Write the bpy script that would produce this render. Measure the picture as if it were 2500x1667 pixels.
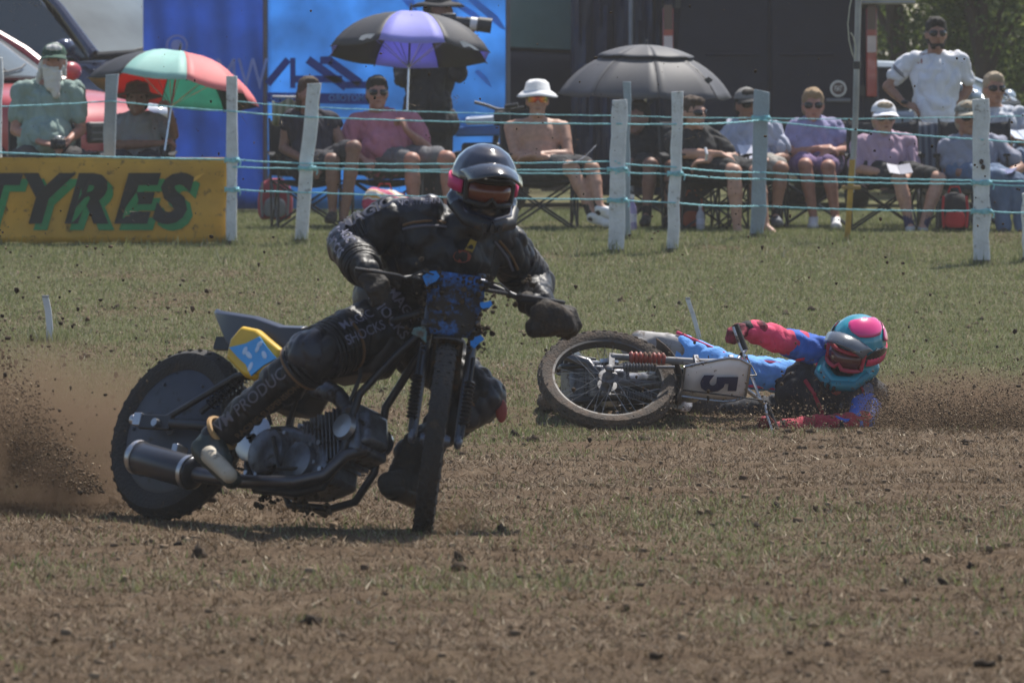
import bpy, bmesh, math, random
import numpy as np
from mathutils import Vector, Matrix, noise
random.seed(7); RNG = np.random.default_rng(7)
for _o in list(bpy.data.objects): bpy.data.objects.remove(_o, do_unlink=True)
SC = bpy.context.scene; COL = SC.collection
# ------------------------------------------------------------ camera, sky, sun, exposure
F = 16750.0; CX = 1250.0; HY = 228.0; CH = 1.6      # focal length in photo pixels, principal column, horizon row, eye height
cd = bpy.data.cameras.new('camera'); cam = bpy.data.objects.new('camera', cd); COL.objects.link(cam)
cd.sensor_width = 36; cd.lens = 36 * F / 2500; cd.clip_start = 1; cd.clip_end = 3000
cd.shift_y = -(833.5 - HY) / 2500
cam.location = (0, 0, CH); cam.rotation_euler = (math.pi / 2, 0, 0)
cd.dof.use_dof = True; cd.dof.focus_distance = 33.0; cd.dof.aperture_fstop = 9.5
SC.camera = cam
TO_SUN = Vector((0.30, 0.50, 1.0)).normalized()
wd = bpy.data.worlds.new('World'); SC.world = wd; wd.use_nodes = True
_n = wd.node_tree.nodes; _sky = _n.new('ShaderNodeTexSky'); _sky.sky_type = 'NISHITA'; _sky.sun_disc = False
_sky.sun_elevation = math.asin(TO_SUN.z); _sky.sun_rotation = math.atan2(TO_SUN.x, TO_SUN.y)
_sky.air_density = 1.0; _sky.dust_density = 1.0; _sky.ozone_density = 1.0
wd.node_tree.links.new(_sky.outputs[0], _n['Background'].inputs[0]); _n['Background'].inputs[1].default_value = 0.10
sd = bpy.data.lights.new('sun', 'SUN'); sun = bpy.data.objects.new('sun', sd); COL.objects.link(sun)
sd.energy = 4.7; sd.angle = math.radians(0.6); sd.color = (1.0, 0.95, 0.87)
sun.rotation_euler = TO_SUN.to_track_quat('Z', 'Y').to_euler(); sun.location = (20, 40, 60)
SC.view_settings.view_transform = 'Standard'; SC.view_settings.look = 'None'
SC.view_settings.exposure = 0.5; SC.view_settings.gamma = 1.0
SC.render.engine = 'CYCLES'; SC.cycles.use_denoising = True
SC.cycles.max_bounces = 6; SC.cycles.volume_bounces = 1; SC.cycles.transparent_max_bounces = 12

# ------------------------------------------------------------ measuring helpers
def W(px, py, d):
    "point seen at photo pixel (px, py) that lies d metres away from the camera plane"
    return Vector(((px - CX) * d / F, d, CH - (py - HY) * d / F))
_TY = [-100, 18, 25, 30, 34.4, 39, 44, 48, 51.5, 54, 57, 60, 3000]
_TZ = [0, 0, 0, -.05, -.085, 0.0, .15, .29, .385, .435, .465, .475, .475]
def tz(y):
    return float(np.interp(y, _TY, _TZ))
def ground_depth(py):
    "distance at which the ground crosses image row py"
    lo, hi = 10.0, 200.0
    for _ in range(50):
        m = (lo + hi) / 2
        if HY + (CH - tz(m)) * F / m > py: lo = m
        else: hi = m
    return lo
def V(*a): return Vector(a)
def lerp(a, b, t): return a + (b - a) * t

# ------------------------------------------------------------ materials
MATS = {}
def mat(name, col, rough=.6, metal=0., var=.12, scale=6., bump=0., bscale=60., dirt=0., dirtcol=(.10, .065, .04), coat=0., transl=0., spec=.5, col2=None, alpha=1.):
    if name in MATS: return MATS[name]
    m = bpy.data.materials.new(name); m.use_nodes = True; MATS[name] = m
    nt = m.node_tree; N = nt.nodes; Lk = nt.links; b = N['Principled BSDF']
    b.inputs['Roughness'].default_value = rough; b.inputs['Metallic'].default_value = metal
    b.inputs['Specular IOR Level'].default_value = spec; b.inputs['Coat Weight'].default_value = coat
    tc = N.new('ShaderNodeTexCoord')
    nz = N.new('ShaderNodeTexNoise'); nz.inputs['Scale'].default_value = scale; nz.inputs['Detail'].default_value = 5
    Lk.new(tc.outputs['Object'], nz.inputs['Vector'])
    mx = N.new('ShaderNodeMix'); mx.data_type = 'RGBA'
    c2 = col2 if col2 else tuple(min(1, c * (1 + var)) for c in col)
    c1 = col if col2 else tuple(c * (1 - var) for c in col)
    mx.inputs['A'].default_value = (*c1, 1); mx.inputs['B'].default_value = (*c2, 1)
    mr = N.new('ShaderNodeMapRange'); mr.inputs['From Min'].default_value = .35; mr.inputs['From Max'].default_value = .65
    Lk.new(nz.outputs['Fac'], mr.inputs['Value']); Lk.new(mr.outputs[0], mx.inputs['Factor'])
    out = mx.outputs['Result']
    if dirt > 0:
        n2 = N.new('ShaderNodeTexNoise'); n2.inputs['Scale'].default_value = 14; n2.inputs['Detail'].default_value = 8; n2.inputs['Roughness'].default_value = .7
        Lk.new(tc.outputs['Object'], n2.inputs['Vector'])
        m2 = N.new('ShaderNodeMapRange'); m2.inputs['From Min'].default_value = .66 - dirt * .4; m2.inputs['From Max'].default_value = .72 - dirt * .25
        Lk.new(n2.outputs['Fac'], m2.inputs['Value'])
        x2 = N.new('ShaderNodeMix'); x2.data_type = 'RGBA'; Lk.new(m2.outputs[0], x2.inputs['Factor'])
        Lk.new(out, x2.inputs['A']); x2.inputs['B'].default_value = (*dirtcol, 1); out = x2.outputs['Result']
        r2 = N.new('ShaderNodeMapRange'); r2.inputs['To Min'].default_value = rough; r2.inputs['To Max'].default_value = .95
        Lk.new(m2.outputs[0], r2.inputs['Value']); Lk.new(r2.outputs[0], b.inputs['Roughness'])
    Lk.new(out, b.inputs['Base Color'])
    if bump > 0:
        nb = N.new('ShaderNodeTexNoise'); nb.inputs['Scale'].default_value = bscale; nb.inputs['Detail'].default_value = 4
        Lk.new(tc.outputs['Object'], nb.inputs['Vector'])
        bp = N.new('ShaderNodeBump'); bp.inputs['Strength'].default_value = bump; bp.inputs['Distance'].default_value = .02
        Lk.new(nb.outputs['Fac'], bp.inputs['Height']); Lk.new(bp.outputs[0], b.inputs['Normal'])
    if transl > 0:
        t = N.new('ShaderNodeBsdfTranslucent'); Lk.new(out, t.inputs['Color'])
        ms = N.new('ShaderNodeMixShader'); ms.inputs[0].default_value = transl
        Lk.new(b.outputs[0], ms.inputs[1]); Lk.new(t.outputs[0], ms.inputs[2]); Lk.new(ms.outputs[0], N['Material Output'].inputs[0])
    return m
def glass(name, col, rough=.05):
    return mat(name, col, rough=rough, var=.05, spec=.8, coat=.5)
def stripe(name, c1, c2, scale, rough=.8, axis='Z'):
    if name in MATS: return MATS[name]
    m = mat(name, c1, rough); N = m.node_tree.nodes; Lk = m.node_tree.links
    tc = N.new('ShaderNodeTexCoord'); w = N.new('ShaderNodeTexWave'); w.bands_direction = axis; w.inputs['Scale'].default_value = scale
    w.inputs['Distortion'].default_value = 1.2; w.inputs['Detail'].default_value = 2
    Lk.new(tc.outputs['Object'], w.inputs['Vector'])
    mx = N.new('ShaderNodeMix'); mx.data_type = 'RGBA'; mx.inputs['A'].default_value = (*c1, 1); mx.inputs['B'].default_value = (*c2, 1)
    Lk.new(w.outputs['Fac'], mx.inputs['Factor']); Lk.new(mx.outputs['Result'], N['Principled BSDF'].inputs['Base Color'])
    return m

# ------------------------------------------------------------ object helpers
def tag(o, label=None, cat=None, group=None, kind=None):
    if label: o['label'] = label
    if cat: o['category'] = cat
    if group: o['group'] = group
    if kind: o['kind'] = kind
    return o
def thing(name, label, cat, loc=(0, 0, 0), group=None):
    o = bpy.data.objects.new(name, None); o.empty_display_size = .1; COL.objects.link(o); o.location = loc
    return tag(o, label, cat, group)
def copy_tree(o, parent=None):
    c = o.copy(); COL.objects.link(c)
    if parent is not None: c.parent = parent
    for ch in [x for x in CHILD.get(o.name, [])]: CHILD.setdefault(c.name, []).append(copy_tree(ch, c))
    return c
CHILD = {}
def link(name, me, m, parent=None):
    if m is not None and not me.materials: me.materials.append(m)
    o = bpy.data.objects.new(name, me); COL.objects.link(o)
    if parent is not None:
        o.parent = parent; CHILD.setdefault(parent.name, []).append(o)
    return o
def frame(d, up=None):
    d = Vector(d).normalized(); u = Vector(up) if up is not None else (V(0, 0, 1) if abs(d.z) < .9 else V(1, 0, 0))
    s = u.cross(d)
    if s.length < 1e-6: s = V(1, 0, 0).cross(d)
    s.normalize(); return s, d.cross(s), d

class MB:
    "collects shapes into one mesh"
    def __init__(s): s.v = []; s.f = []
    def add(s, vs, fs):
        k = len(s.v); s.v += [tuple(p) for p in vs]; s.f += [tuple(i + k for i in q) for q in fs]; return s
    def box(s, c, size, rot=None, taper=1.0):
        x, y, z = (q / 2 for q in size); c = Vector(c)
        ps = [V(a * x * (taper if g > 0 else 1), b * y * (taper if g > 0 else 1), g * z) for g in (-1, 1) for b in (-1, 1) for a in (-1, 1)]
        if rot is not None: ps = [rot @ p for p in ps]
        return s.add([c + p for p in ps], [(0, 2, 3, 1), (4, 5, 7, 6), (0, 1, 5, 4), (2, 6, 7, 3), (0, 4, 6, 2), (1, 3, 7, 5)])
    def ring_loft(s, rings, close=True, caps=True):
        n = len(rings[0]); vs = [p for r in rings for p in r]; fs = []
        for i in range(len(rings) - 1):
            for j in range(n if close else n - 1):
                a = i * n + j; b = i * n + (j + 1) % n; fs.append((a, b, b + n, a + n))
        if caps and close:
            fs.append(tuple(range(n - 1, -1, -1))); fs.append(tuple((len(rings) - 1) * n + j for j in range(n)))
        return s.add(vs, fs)
    def tube(s, path, r, seg=10, caps=True):
        path = [Vector(p) for p in path]; m = len(path); rs = r if isinstance(r, (list, tuple)) else [r] * m; rings = []; up = None
        for i, p in enumerate(path):
            d = path[min(i + 1, m - 1)] - path[max(i - 1, 0)]
            a, b, d = frame(d, up); up = b if up is not None else b
            rings.append([p + (a * math.cos(2 * math.pi * k / seg) + b * math.sin(2 * math.pi * k / seg)) * rs[i] for k in range(seg)])
        return s.ring_loft(rings, caps=caps)
    def capsule(s, a, b, ra, rb, seg=12):
        a = Vector(a); b = Vector(b); d = b - a
        if d.length < 1e-5: d = V(0, 0, 1e-5)
        x, y, z = frame(d); rings = []
        for t in (-80, -50, -20): rings.append((a + z * (math.sin(math.radians(t)) * ra), ra * math.cos(math.radians(t))))
        for t in (20, 50, 80): rings.append((b + z * (math.sin(math.radians(t)) * rb), rb * math.cos(math.radians(t))))
        return s.ring_loft([[c + (x * math.cos(2 * math.pi * k / seg) + y * math.sin(2 * math.pi * k / seg)) * r for k in range(seg)] for c, r in rings])
    def ell(s, c, r, rot=None, seg=14, n=9):
        c = Vector(c); rings = []
        for i in range(n + 1):
            t = -math.pi / 2 + math.pi * (i + .02) / (n + .04)
            ring = [V(r[0] * math.cos(t) * math.cos(2 * math.pi * k / seg), r[1] * math.cos(t) * math.sin(2 * math.pi * k / seg), r[2] * math.sin(t)) for k in range(seg)]
            rings.append([c + ((rot @ p) if rot is not None else p) for p in ring])
        return s.ring_loft(rings)
    def lathe(s, prof, c=(0, 0, 0), axis=(0, 1, 0), seg=40):
        "prof: list of (radius, offset along axis), closed into a ring profile when first == last"
        x, y, z = frame(axis); c = Vector(c)
        rings = [[c + z * h + (x * math.cos(2 * math.pi * k / seg) + y * math.sin(2 * math.pi * k / seg)) * r for r, h in prof] for k in range(seg)]
        n = len(prof); vs = [p for r in rings for p in r]; fs = []
        for k in range(seg):
            for j in range(n - 1):
                a = k * n + j; b = ((k + 1) % seg) * n + j; fs.append((a, b, b + 1, a + 1))
        return s.add(vs, fs)
    def prism(s, poly, thick, M=None):
        "poly in the xy plane, extruded along z by thick (centred)"
        n = len(poly); vs = [V(x, y, -thick / 2) for x, y in poly] + [V(x, y, thick / 2) for x, y in poly]
        if M is not None: vs = [M @ p for p in vs]
        return s.add(vs, [tuple(range(n - 1, -1, -1)), tuple(range(n, 2 * n))] + [(i, (i + 1) % n, (i + 1) % n + n, i + n) for i in range(n)])
    def xf(s, M): s.v = [tuple(M @ Vector(p)) for p in s.v]; return s
    def mesh(s, name, org=None):
        me = bpy.data.meshes.new(name)
        vs = s.v if org is None else [(p[0] - org[0], p[1] - org[1], p[2] - org[2]) for p in s.v]
        me.from_pydata(vs, [], s.f)
        bm = bmesh.new(); bm.from_mesh(me); bmesh.ops.recalc_face_normals(bm, faces=bm.faces); bm.to_mesh(me); bm.free()
        return me
    def build(s, name, m, parent=None, org=None, smooth=True, bevel=0., sub=0, angle=40):
        me = s.mesh(name, org); o = link(name, me, m, parent)
        if smooth:
            me.shade_smooth()
            try: me.set_sharp_from_angle(angle=math.radians(angle))
            except Exception: pass
        if bevel > 0:
            b = o.modifiers.new('bevel', 'BEVEL'); b.width = bevel; b.segments = 2; b.limit_method = 'ANGLE'; b.angle_limit = math.radians(35)
        if sub:
            q = o.modifiers.new('sub', 'SUBSURF'); q.levels = sub; q.render_levels = sub
        return o
def evaluated(o, name):
    dg = bpy.context.evaluated_depsgraph_get(); dg.update()
    me = bpy.data.meshes.new_from_object(o.evaluated_get(dg)); me.name = name; return me
def fuse(name, prims, m, parent, org, voxel=.011, smooth=4, wob=0., wfreq=9., seed=0, fold=0., ffreq=13.):
    "prims ('c', a, b, ra, rb) or ('e', c, (rx, ry, rz), rot) grown together into ONE continuous skin"
    mb = MB()
    for p in prims:
        if p[0] == 'c': mb.capsule(p[1], p[2], p[3], p[4])
        else: mb.ell(p[1], p[2], p[3] if len(p) > 3 else None)
    me = mb.mesh('tmp', org); o = bpy.data.objects.new('tmp', me); COL.objects.link(o)
    r = o.modifiers.new('r', 'REMESH'); r.mode = 'VOXEL'; r.voxel_size = voxel; r.adaptivity = 0
    if smooth:
        q = o.modifiers.new('s', 'SMOOTH'); q.iterations = smooth; q.factor = .5
    out = evaluated(o, name); bpy.data.objects.remove(o, do_unlink=True); bpy.data.meshes.remove(me)
    out.materials.clear(); out.shade_smooth()
    if wob:
        n = len(out.vertices); co = np.empty(n * 3, 'f'); out.vertices.foreach_get('co', co); co = co.reshape(-1, 3)
        no = np.empty(n * 3, 'f'); out.vertices.foreach_get('normal', no); no = no.reshape(-1, 3)
        w = np.array([noise.noise(Vector((p[0] * wfreq + seed, p[1] * wfreq, p[2] * wfreq * .8))) + .5 * noise.noise(Vector((p[0] * wfreq * 2.3, p[1] * wfreq * 2.3 + seed, p[2] * wfreq * 1.7))) for p in co])
        if fold:
            w = w + (fold / wob) * np.array([.35 - min(1., abs(noise.noise(Vector((p[0] * ffreq + seed * 2, p[1] * ffreq, p[2] * ffreq * .55 + p[0] * 4)))) * 2.6) ** .6 for p in co]) * -1
        co += no * (w * wob)[:, None]; out.vertices.foreach_set('co', co.ravel()); out.update()
    return link(name, out, m, parent)
_TXT = {}
def text_mesh(t, bold=0., shear=0., spacing=1.):
    key = (t, bold, shear, spacing)
    if key not in _TXT:
        c = bpy.data.curves.new('t', 'FONT'); c.body = t; c.size = 1; c.offset = bold; c.shear = shear; c.space_character = spacing; c.align_x = 'CENTER'; c.align_y = 'CENTER'; c.resolution_u = 3
        o = bpy.data.objects.new('t', c); COL.objects.link(o); me = evaluated(o, 't')
        bm = bmesh.new(); bm.from_mesh(me); bmesh.ops.triangulate(bm, faces=bm.faces)
        _TXT[key] = ([v.co.copy() for v in bm.verts], [[v.index for v in f.verts] for f in bm.faces])
        bm.free(); bpy.data.objects.remove(o, do_unlink=True); bpy.data.curves.remove(c); bpy.data.meshes.remove(me)
    return _TXT[key]
def lettering(name, t, fn, m, parent, org=None, bold=0., shear=0., spacing=1.):
    "flat lettering laid on a surface: fn maps (x, y) of the text block (1 unit high em) to a point"
    vs, fs = text_mesh(t, bold, shear, spacing)
    mb = MB(); mb.add([fn(v.x, v.y) for v in vs], fs)
    return mb.build(name, m, parent, org, smooth=False)
def on_plane(c, ux, uy, size):
    c = Vector(c); ux = Vector(ux); uy = Vector(uy)
    return lambda x, y: c + ux * (x * size) + uy * (y * size)
def on_limb(a, b, r, ang, size, toward, t0=.5, flip=1):
    "lettering that runs along a limb a->b, centred on the side that faces 'toward'"
    a = Vector(a); b = Vector(b); z = (b - a).normalized(); f = Vector(toward); f = (f - z * f.dot(z)).normalized(); s = z.cross(f) * flip
    c = lerp(a, b, t0)
    def fn(x, y):
        th = y * size / r + ang
        return c + z * (x * size) + (f * math.cos(th) + s * math.sin(th)) * r
    return fn
# ------------------------------------------------------------ ground: one sheet of churned track and cropped grass
def _hash(ix, iy, seed):
    h = (ix.astype(np.int64) * 374761393 + iy.astype(np.int64) * 668265263 + seed * 982451653) & 0x7fffffff
    h = ((h ^ (h >> 13)) * 1274126177) & 0x7fffffff
    return ((h ^ (h >> 16)) & 0xffff) / 65535.0
def vnoise(x, y, f, seed=0):
    x = np.asarray(x, float) * f; y = np.asarray(y, float) * f; ix = np.floor(x); iy = np.floor(y); u = x - ix; v = y - iy
    u = u * u * (3 - 2 * u); v = v * v * (3 - 2 * v)
    a = _hash(ix, iy, seed); b = _hash(ix + 1, iy, seed); c = _hash(ix, iy + 1, seed); d = _hash(ix + 1, iy + 1, seed)
    return (a * (1 - u) + b * u) * (1 - v) + (c * (1 - u) + d * u) * v
RUTS = [(21.6, .10, .020, .16), (23.6, -.14, .015, .14), (27.6, .22, .02, .18), (30.2, .16, .015, .16), (32.2, -.05, .01, .18), (19.4, -.06, .02, .15), (35.6, .04, .01, .2)]   # wheel ruts curving across the track
def turf(x, y):
    "0 = bare churned soil, 1 = full grass"
    x = np.asarray(x, float); y = np.asarray(y, float)
    n = vnoise(x, y * .6, .45, 1) * .5 + vnoise(x, y * .6, 1.3, 2) * .3 + vnoise(x, y * .7, 4., 3) * .2
    rut = sum(np.exp(-((y - (y0 + a * x + b * x * x)) / (w * 1.6)) ** 2) for y0, a, b, w in RUTS)
    base = -.28 * rut + np.interp(y, [20, 31, 34, 37.5, 41, 60], [-.06, -.12, .14, .46, .76, .84])
    return np.clip(base + (n - .5) * 1.5 + .12, 0, 1)
def gz(x, y):
    x = np.asarray(x, float); y = np.asarray(y, float); t = turf(x, y)
    lump = (vnoise(x, y, 1.1, 5) - .5) * .03 + (vnoise(x, y, 4., 6) - .5) * .022 + (vnoise(x, y, 11., 7) - .5) * .014
    for y0, a, b, w in RUTS:
        q = (y - (y0 + a * x + b * x * x)) / w; lump = lump - .034 * np.exp(-q * q) + .016 * np.exp(-(np.abs(q) - 1.9) ** 2 * 1.6)
    far = np.clip((70 - np.abs(y)) / 10, 0, 1)
    return np.interp(y, _TY, _TZ) + lump * (1 - .6 * t) * far
def make_ground():
    xs = np.concatenate([[-1200, -500, -200, -80, -30, -14], np.arange(-7.5, 7.51, .11), [14, 30, 80, 200, 500, 1200]])
    ys = np.concatenate([[-300, -80, -20, 0, 8, 13], np.arange(16, 62, .11), [64, 68, 75, 90, 120, 200, 400, 900, 2500]])
    X, Y = np.meshgrid(xs, ys); Z = gz(X, Y); nx, ny = len(xs), len(ys)
    me = bpy.data.meshes.new('ground'); co = np.stack([X, Y, Z], -1).reshape(-1, 3)
    idx = np.arange(nx * ny).reshape(ny, nx); q = np.stack([idx[:-1, :-1], idx[:-1, 1:], idx[1:, 1:], idx[1:, :-1]], -1).reshape(-1, 4)
    me.vertices.add(len(co)); me.vertices.foreach_set('co', co.ravel()); me.loops.add(q.size); me.loops.foreach_set('vertex_index', q.ravel())
    me.polygons.add(len(q)); me.polygons.foreach_set('loop_start', np.arange(len(q)) * 4); me.update(calc_edges=True); me.shade_smooth()
    at = me.attributes.new('turf', 'FLOAT', 'POINT'); at.data.foreach_set('value', turf(X, Y).ravel().astype('f'))
    m = bpy.data.materials.new('soil_and_turf'); m.use_nodes = True; N = m.node_tree.nodes; Lk = m.node_tree.links; b = N['Principled BSDF']
    b.inputs['Roughness'].default_value = .95; b.inputs['Specular IOR Level'].default_value = .15
    tc = N.new('ShaderNodeTexCoord')
    def nz(sc, det=6, ro=.65):
        n = N.new('ShaderNodeTexNoise'); n.inputs['Scale'].default_value = sc; n.inputs['Detail'].default_value = det; n.inputs['Roughness'].default_value = ro
        Lk.new(tc.outputs['Object'], n.inputs['Vector']); return n.outputs['Fac']
    def ramp(fac, stops):
        r = N.new('ShaderNodeValToRGB'); el = r.color_ramp.elements
        while len(el) < len(stops): el.new(.5)
        for e, (p, c) in zip(el, stops): e.position = p; e.color = (*c, 1)
        Lk.new(fac, r.inputs[0]); return r.outputs[0]
    soil = ramp(nz(7., 9, .75), [(.30, (.085, .052, .030)), (.44, (.17, .112, .066)), (.56, (.225, .155, .094)), (.72, (.30, .22, .14))])
    grass = ramp(nz(5., 8, .75), [(.3, (.10, .105, .042)), (.5, (.165, .165, .075)), (.7, (.22, .205, .115))])
    av = N.new('ShaderNodeAttribute'); av.attribute_name = 'turf'
    ad = N.new('ShaderNodeMath'); ad.operation = 'ADD'; ns = N.new('ShaderNodeMath'); ns.operation = 'MULTIPLY_ADD'; ns.inputs[1].default_value = 1.6; ns.inputs[2].default_value = -.8
    Lk.new(nz(9., 6, .7), ns.inputs[0]); Lk.new(ns.outputs[0], ad.inputs[0]); Lk.new(av.outputs['Fac'], ad.inputs[1])
    mr = N.new('ShaderNodeMapRange'); mr.inputs['From Min'].default_value = .25; mr.inputs['From Max'].default_value = .75; Lk.new(ad.outputs[0], mr.inputs['Value'])
    mx = N.new('ShaderNodeMix'); mx.data_type = 'RGBA'; Lk.new(mr.outputs[0], mx.inputs['Factor']); Lk.new(soil, mx.inputs['A']); Lk.new(grass, mx.inputs['B'])
    Lk.new(mx.outputs['Result'], b.inputs['Base Color'])
    bp = N.new('ShaderNodeBump'); bp.inputs['Strength'].default_value = 1.0; bp.inputs['Distance'].default_value = .06
    Lk.new(nz(26., 8, .75), bp.inputs['Height']); Lk.new(bp.outputs[0], b.inputs['Normal'])
    tag(link('ground', me, m), kind='structure')
make_ground()
def island_mat(name, stops, rough=.8, transl=.0, spec=.2):
    m = bpy.data.materials.new(name); m.use_nodes = True; N = m.node_tree.nodes; Lk = m.node_tree.links; b = N['Principled BSDF']
    g = N.new('ShaderNodeNewGeometry'); r = N.new('ShaderNodeValToRGB'); el = r.color_ramp.elements
    while len(el) < len(stops): el.new(.5)
    for e, (p, c) in zip(el, stops): e.position = p; e.color = (*c, 1)
    Lk.new(g.outputs['Random Per Island'], r.inputs[0]); Lk.new(r.outputs[0], b.inputs['Base Color'])
    b.inputs['Roughness'].default_value = rough; b.inputs['Specular IOR Level'].default_value = spec
    if transl:
        t = N.new('ShaderNodeBsdfTranslucent'); Lk.new(r.outputs[0], t.inputs['Color']); ms = N.new('ShaderNodeMixShader'); ms.inputs[0].default_value = transl
        Lk.new(b.outputs[0], ms.inputs[1]); Lk.new(t.outputs[0], ms.inputs[2]); Lk.new(ms.outputs[0], N['Material Output'].inputs[0])
    return m
def raw_mesh(name, co, tris, m):
    me = bpy.data.meshes.new(name); co = np.asarray(co, 'f').reshape(-1, 3); tris = np.asarray(tris, 'i').reshape(-1, 3)
    me.vertices.add(len(co)); me.vertices.foreach_set('co', co.ravel()); me.loops.add(tris.size); me.loops.foreach_set('vertex_index', tris.ravel())
    me.polygons.add(len(tris)); me.polygons.foreach_set('loop_start', np.arange(len(tris)) * 3); me.update(calc_edges=True)
    return link(name, me, m)
def spots(n, y0, y1, power=1.0):
    "random ground points inside the viewed wedge, with a margin to each side"
    u = RNG.random(n); y = (y0 ** power + u * (y1 ** power - y0 ** power)) ** (1 / power)
    x = (RNG.random(n) * 2 - 1) * (y * .0747 + 1.7); return x, y
def blades(name, label, n, y0, y1, keep, hmin, hmax, width, m, lean=.6, power=1.0):
    x, y = spots(n, y0, y1, power); k = keep(x, y) > RNG.random(n); x = x[k]; y = y[k]; n = len(x); z = gz(x, y) - .004
    a = RNG.random(n) * 6.283; h = hmin + RNG.random(n) ** 1.6 * (hmax - hmin); wv = width * (.6 + .8 * RNG.random(n))
    px, py = np.cos(a) * wv, np.sin(a) * wv; b = RNG.random(n) * 6.283; l = lean * h * RNG.random(n) * 1.6
    co = np.stack([np.stack([x - px, y - py, z], 1), np.stack([x + px, y + py, z], 1), np.stack([x + np.cos(b) * l, y + np.sin(b) * l, z + h], 1)], 1)
    o = raw_mesh(name, co, np.arange(n * 3), m); return tag(o, label, 'grass', kind='stuff')
GR = island_mat('grass_blade', [(0, (.12, .14, .045)), (.4, (.18, .205, .078)), (.75, (.245, .26, .118)), (.93, (.30, .29, .165)), (1, (.46, .43, .32))], .6, .35)
ST = island_mat('dry_straw', [(0, (.095, .062, .036)), (.45, (.165, .112, .066)), (.8, (.23, .165, .10)), (.95, (.30, .23, .145)), (1, (.46, .39, .28))], .7, .15)
blades('short_grass', 'short cropped green grass between the track and the rope fence', 680000, 17, 66, lambda x, y: np.clip(turf(x, y) * 1.15 - .03, 0, 1), .012, .040, .0042, GR, power=1.3)
blades('dry_grass_litter', 'pale dry grass scraps lying over the churned soil', 660000, 16.5, 56, lambda x, y: np.clip(1 - .55 * turf(x, y), 0, 1), .008, .030, .0036, ST, lean=1.7, power=.9)
# tall uncut tufts along the fence
def tuft_keep(x, y): return np.clip(1 - np.abs(y - 52.5) / 3.5, 0, 1) * .8 * (vnoise(x, y, 2., 9) > .5)
blades('fence_line_grass', 'longer uncut grass around the feet of the fence posts', 26000, 48, 57, tuft_keep, .04, .11, .005, GR)
# clods
def rock_shape(sub, seed):
    bm = bmesh.new(); bmesh.ops.create_icosphere(bm, subdivisions=sub, radius=1); r = random.Random(seed)
    for v in bm.verts: v.co = v.co * (.45 + .75 * r.random() ** 1.3 + .3 * noise.noise(v.co * 1.7 + V(seed * 9, 0, 0)))
    vs = np.array([v.co[:] for v in bm.verts]); fs = np.array([[v.index for v in f.verts] for f in bm.faces]); bm.free(); return vs, fs
ROCK = [rock_shape(1, s) for s in range(6)]; BIGROCK = [rock_shape(2, s + 20) for s in range(6)]; GRAIN = []
for _s in range(6):
    _r = random.Random(_s + 50); GRAIN.append((np.array([[_r.uniform(.5, 1.2) * a, _r.uniform(.5, 1.2) * b_, _r.uniform(.5, 1.2) * c_] for a, b_, c_ in ((1, 1, 1), (-1, -1, 1), (-1, 1, -1), (1, -1, -1))]), np.array([[0, 1, 2], [0, 3, 1], [0, 2, 3], [1, 3, 2]])))
def scatter(name, label, P, S, m, squash=.7, cat='soil', lib=None):
    n = len(P); vs_all, fs_all, k = [], [], 0; which = RNG.integers(0, 6, n)
    for w in range(6):
        sel = np.where(which == w)[0]
        if len(sel) == 0: continue
        vs, fs = (lib or ROCK)[w]; a = RNG.random(len(sel)) * 6.283; c, s = np.cos(a)[:, None], np.sin(a)[:, None]
        st = (.7 + .9 * RNG.random((len(sel), 3))); st[:, 2] *= squash
        loc = vs[None] * st[:, None, :] * S[sel][:, None, None]
        X = loc[:, :, 0] * c - loc[:, :, 1] * s; Y = loc[:, :, 0] * s + loc[:, :, 1] * c
        loc = np.stack([X, Y, loc[:, :, 2]], -1) + P[sel][:, None, :]
        vs_all.append(loc.reshape(-1, 3)); fs_all.append((fs[None] + (np.arange(len(sel)) * len(vs))[:, None, None]).reshape(-1, 3) + k); k += len(sel) * len(vs)
    return tag(raw_mesh(name, np.concatenate(vs_all), np.concatenate(fs_all), m), label, cat, kind='stuff')
SOIL = island_mat('loose_soil', [(0, (.075, .050, .032)), (.4, (.13, .092, .060)), (.75, (.18, .13, .086)), (1, (.24, .18, .12))], .95)
AIRSOIL = island_mat('thrown_soil', [(0, (.030, .022, .015)), (.6, (.065, .046, .030)), (1, (.12, .085, .055))], .95)
DARKSOIL = island_mat('damp_soil', [(0, (.026, .018, .012)), (.6, (.055, .038, .025)), (1, (.10, .07, .045))], .95)
x, y = spots(8500, 16.5, 50); k = (1 - .75 * turf(x, y)) > RNG.random(len(x)); x = x[k]; y = y[k]; s = .005 + .013 * RNG.random(len(x)) ** 3
scatter('soil_crumbs', 'loose brown crumbs of soil strewn over the track', np.stack([x, y, gz(x, y) + s * .25], 1), s, SOIL, squash=1.0)
x, y = spots(260, 16.8, 46); s = .009 + .020 * RNG.random(len(x)) ** 2.2
scatter('soil_clods', 'larger dark clods of earth lying on the track', np.stack([x, y, gz(x, y) + s * .3], 1), s, DARKSOIL, squash=.95, lib=BIGROCK)
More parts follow.
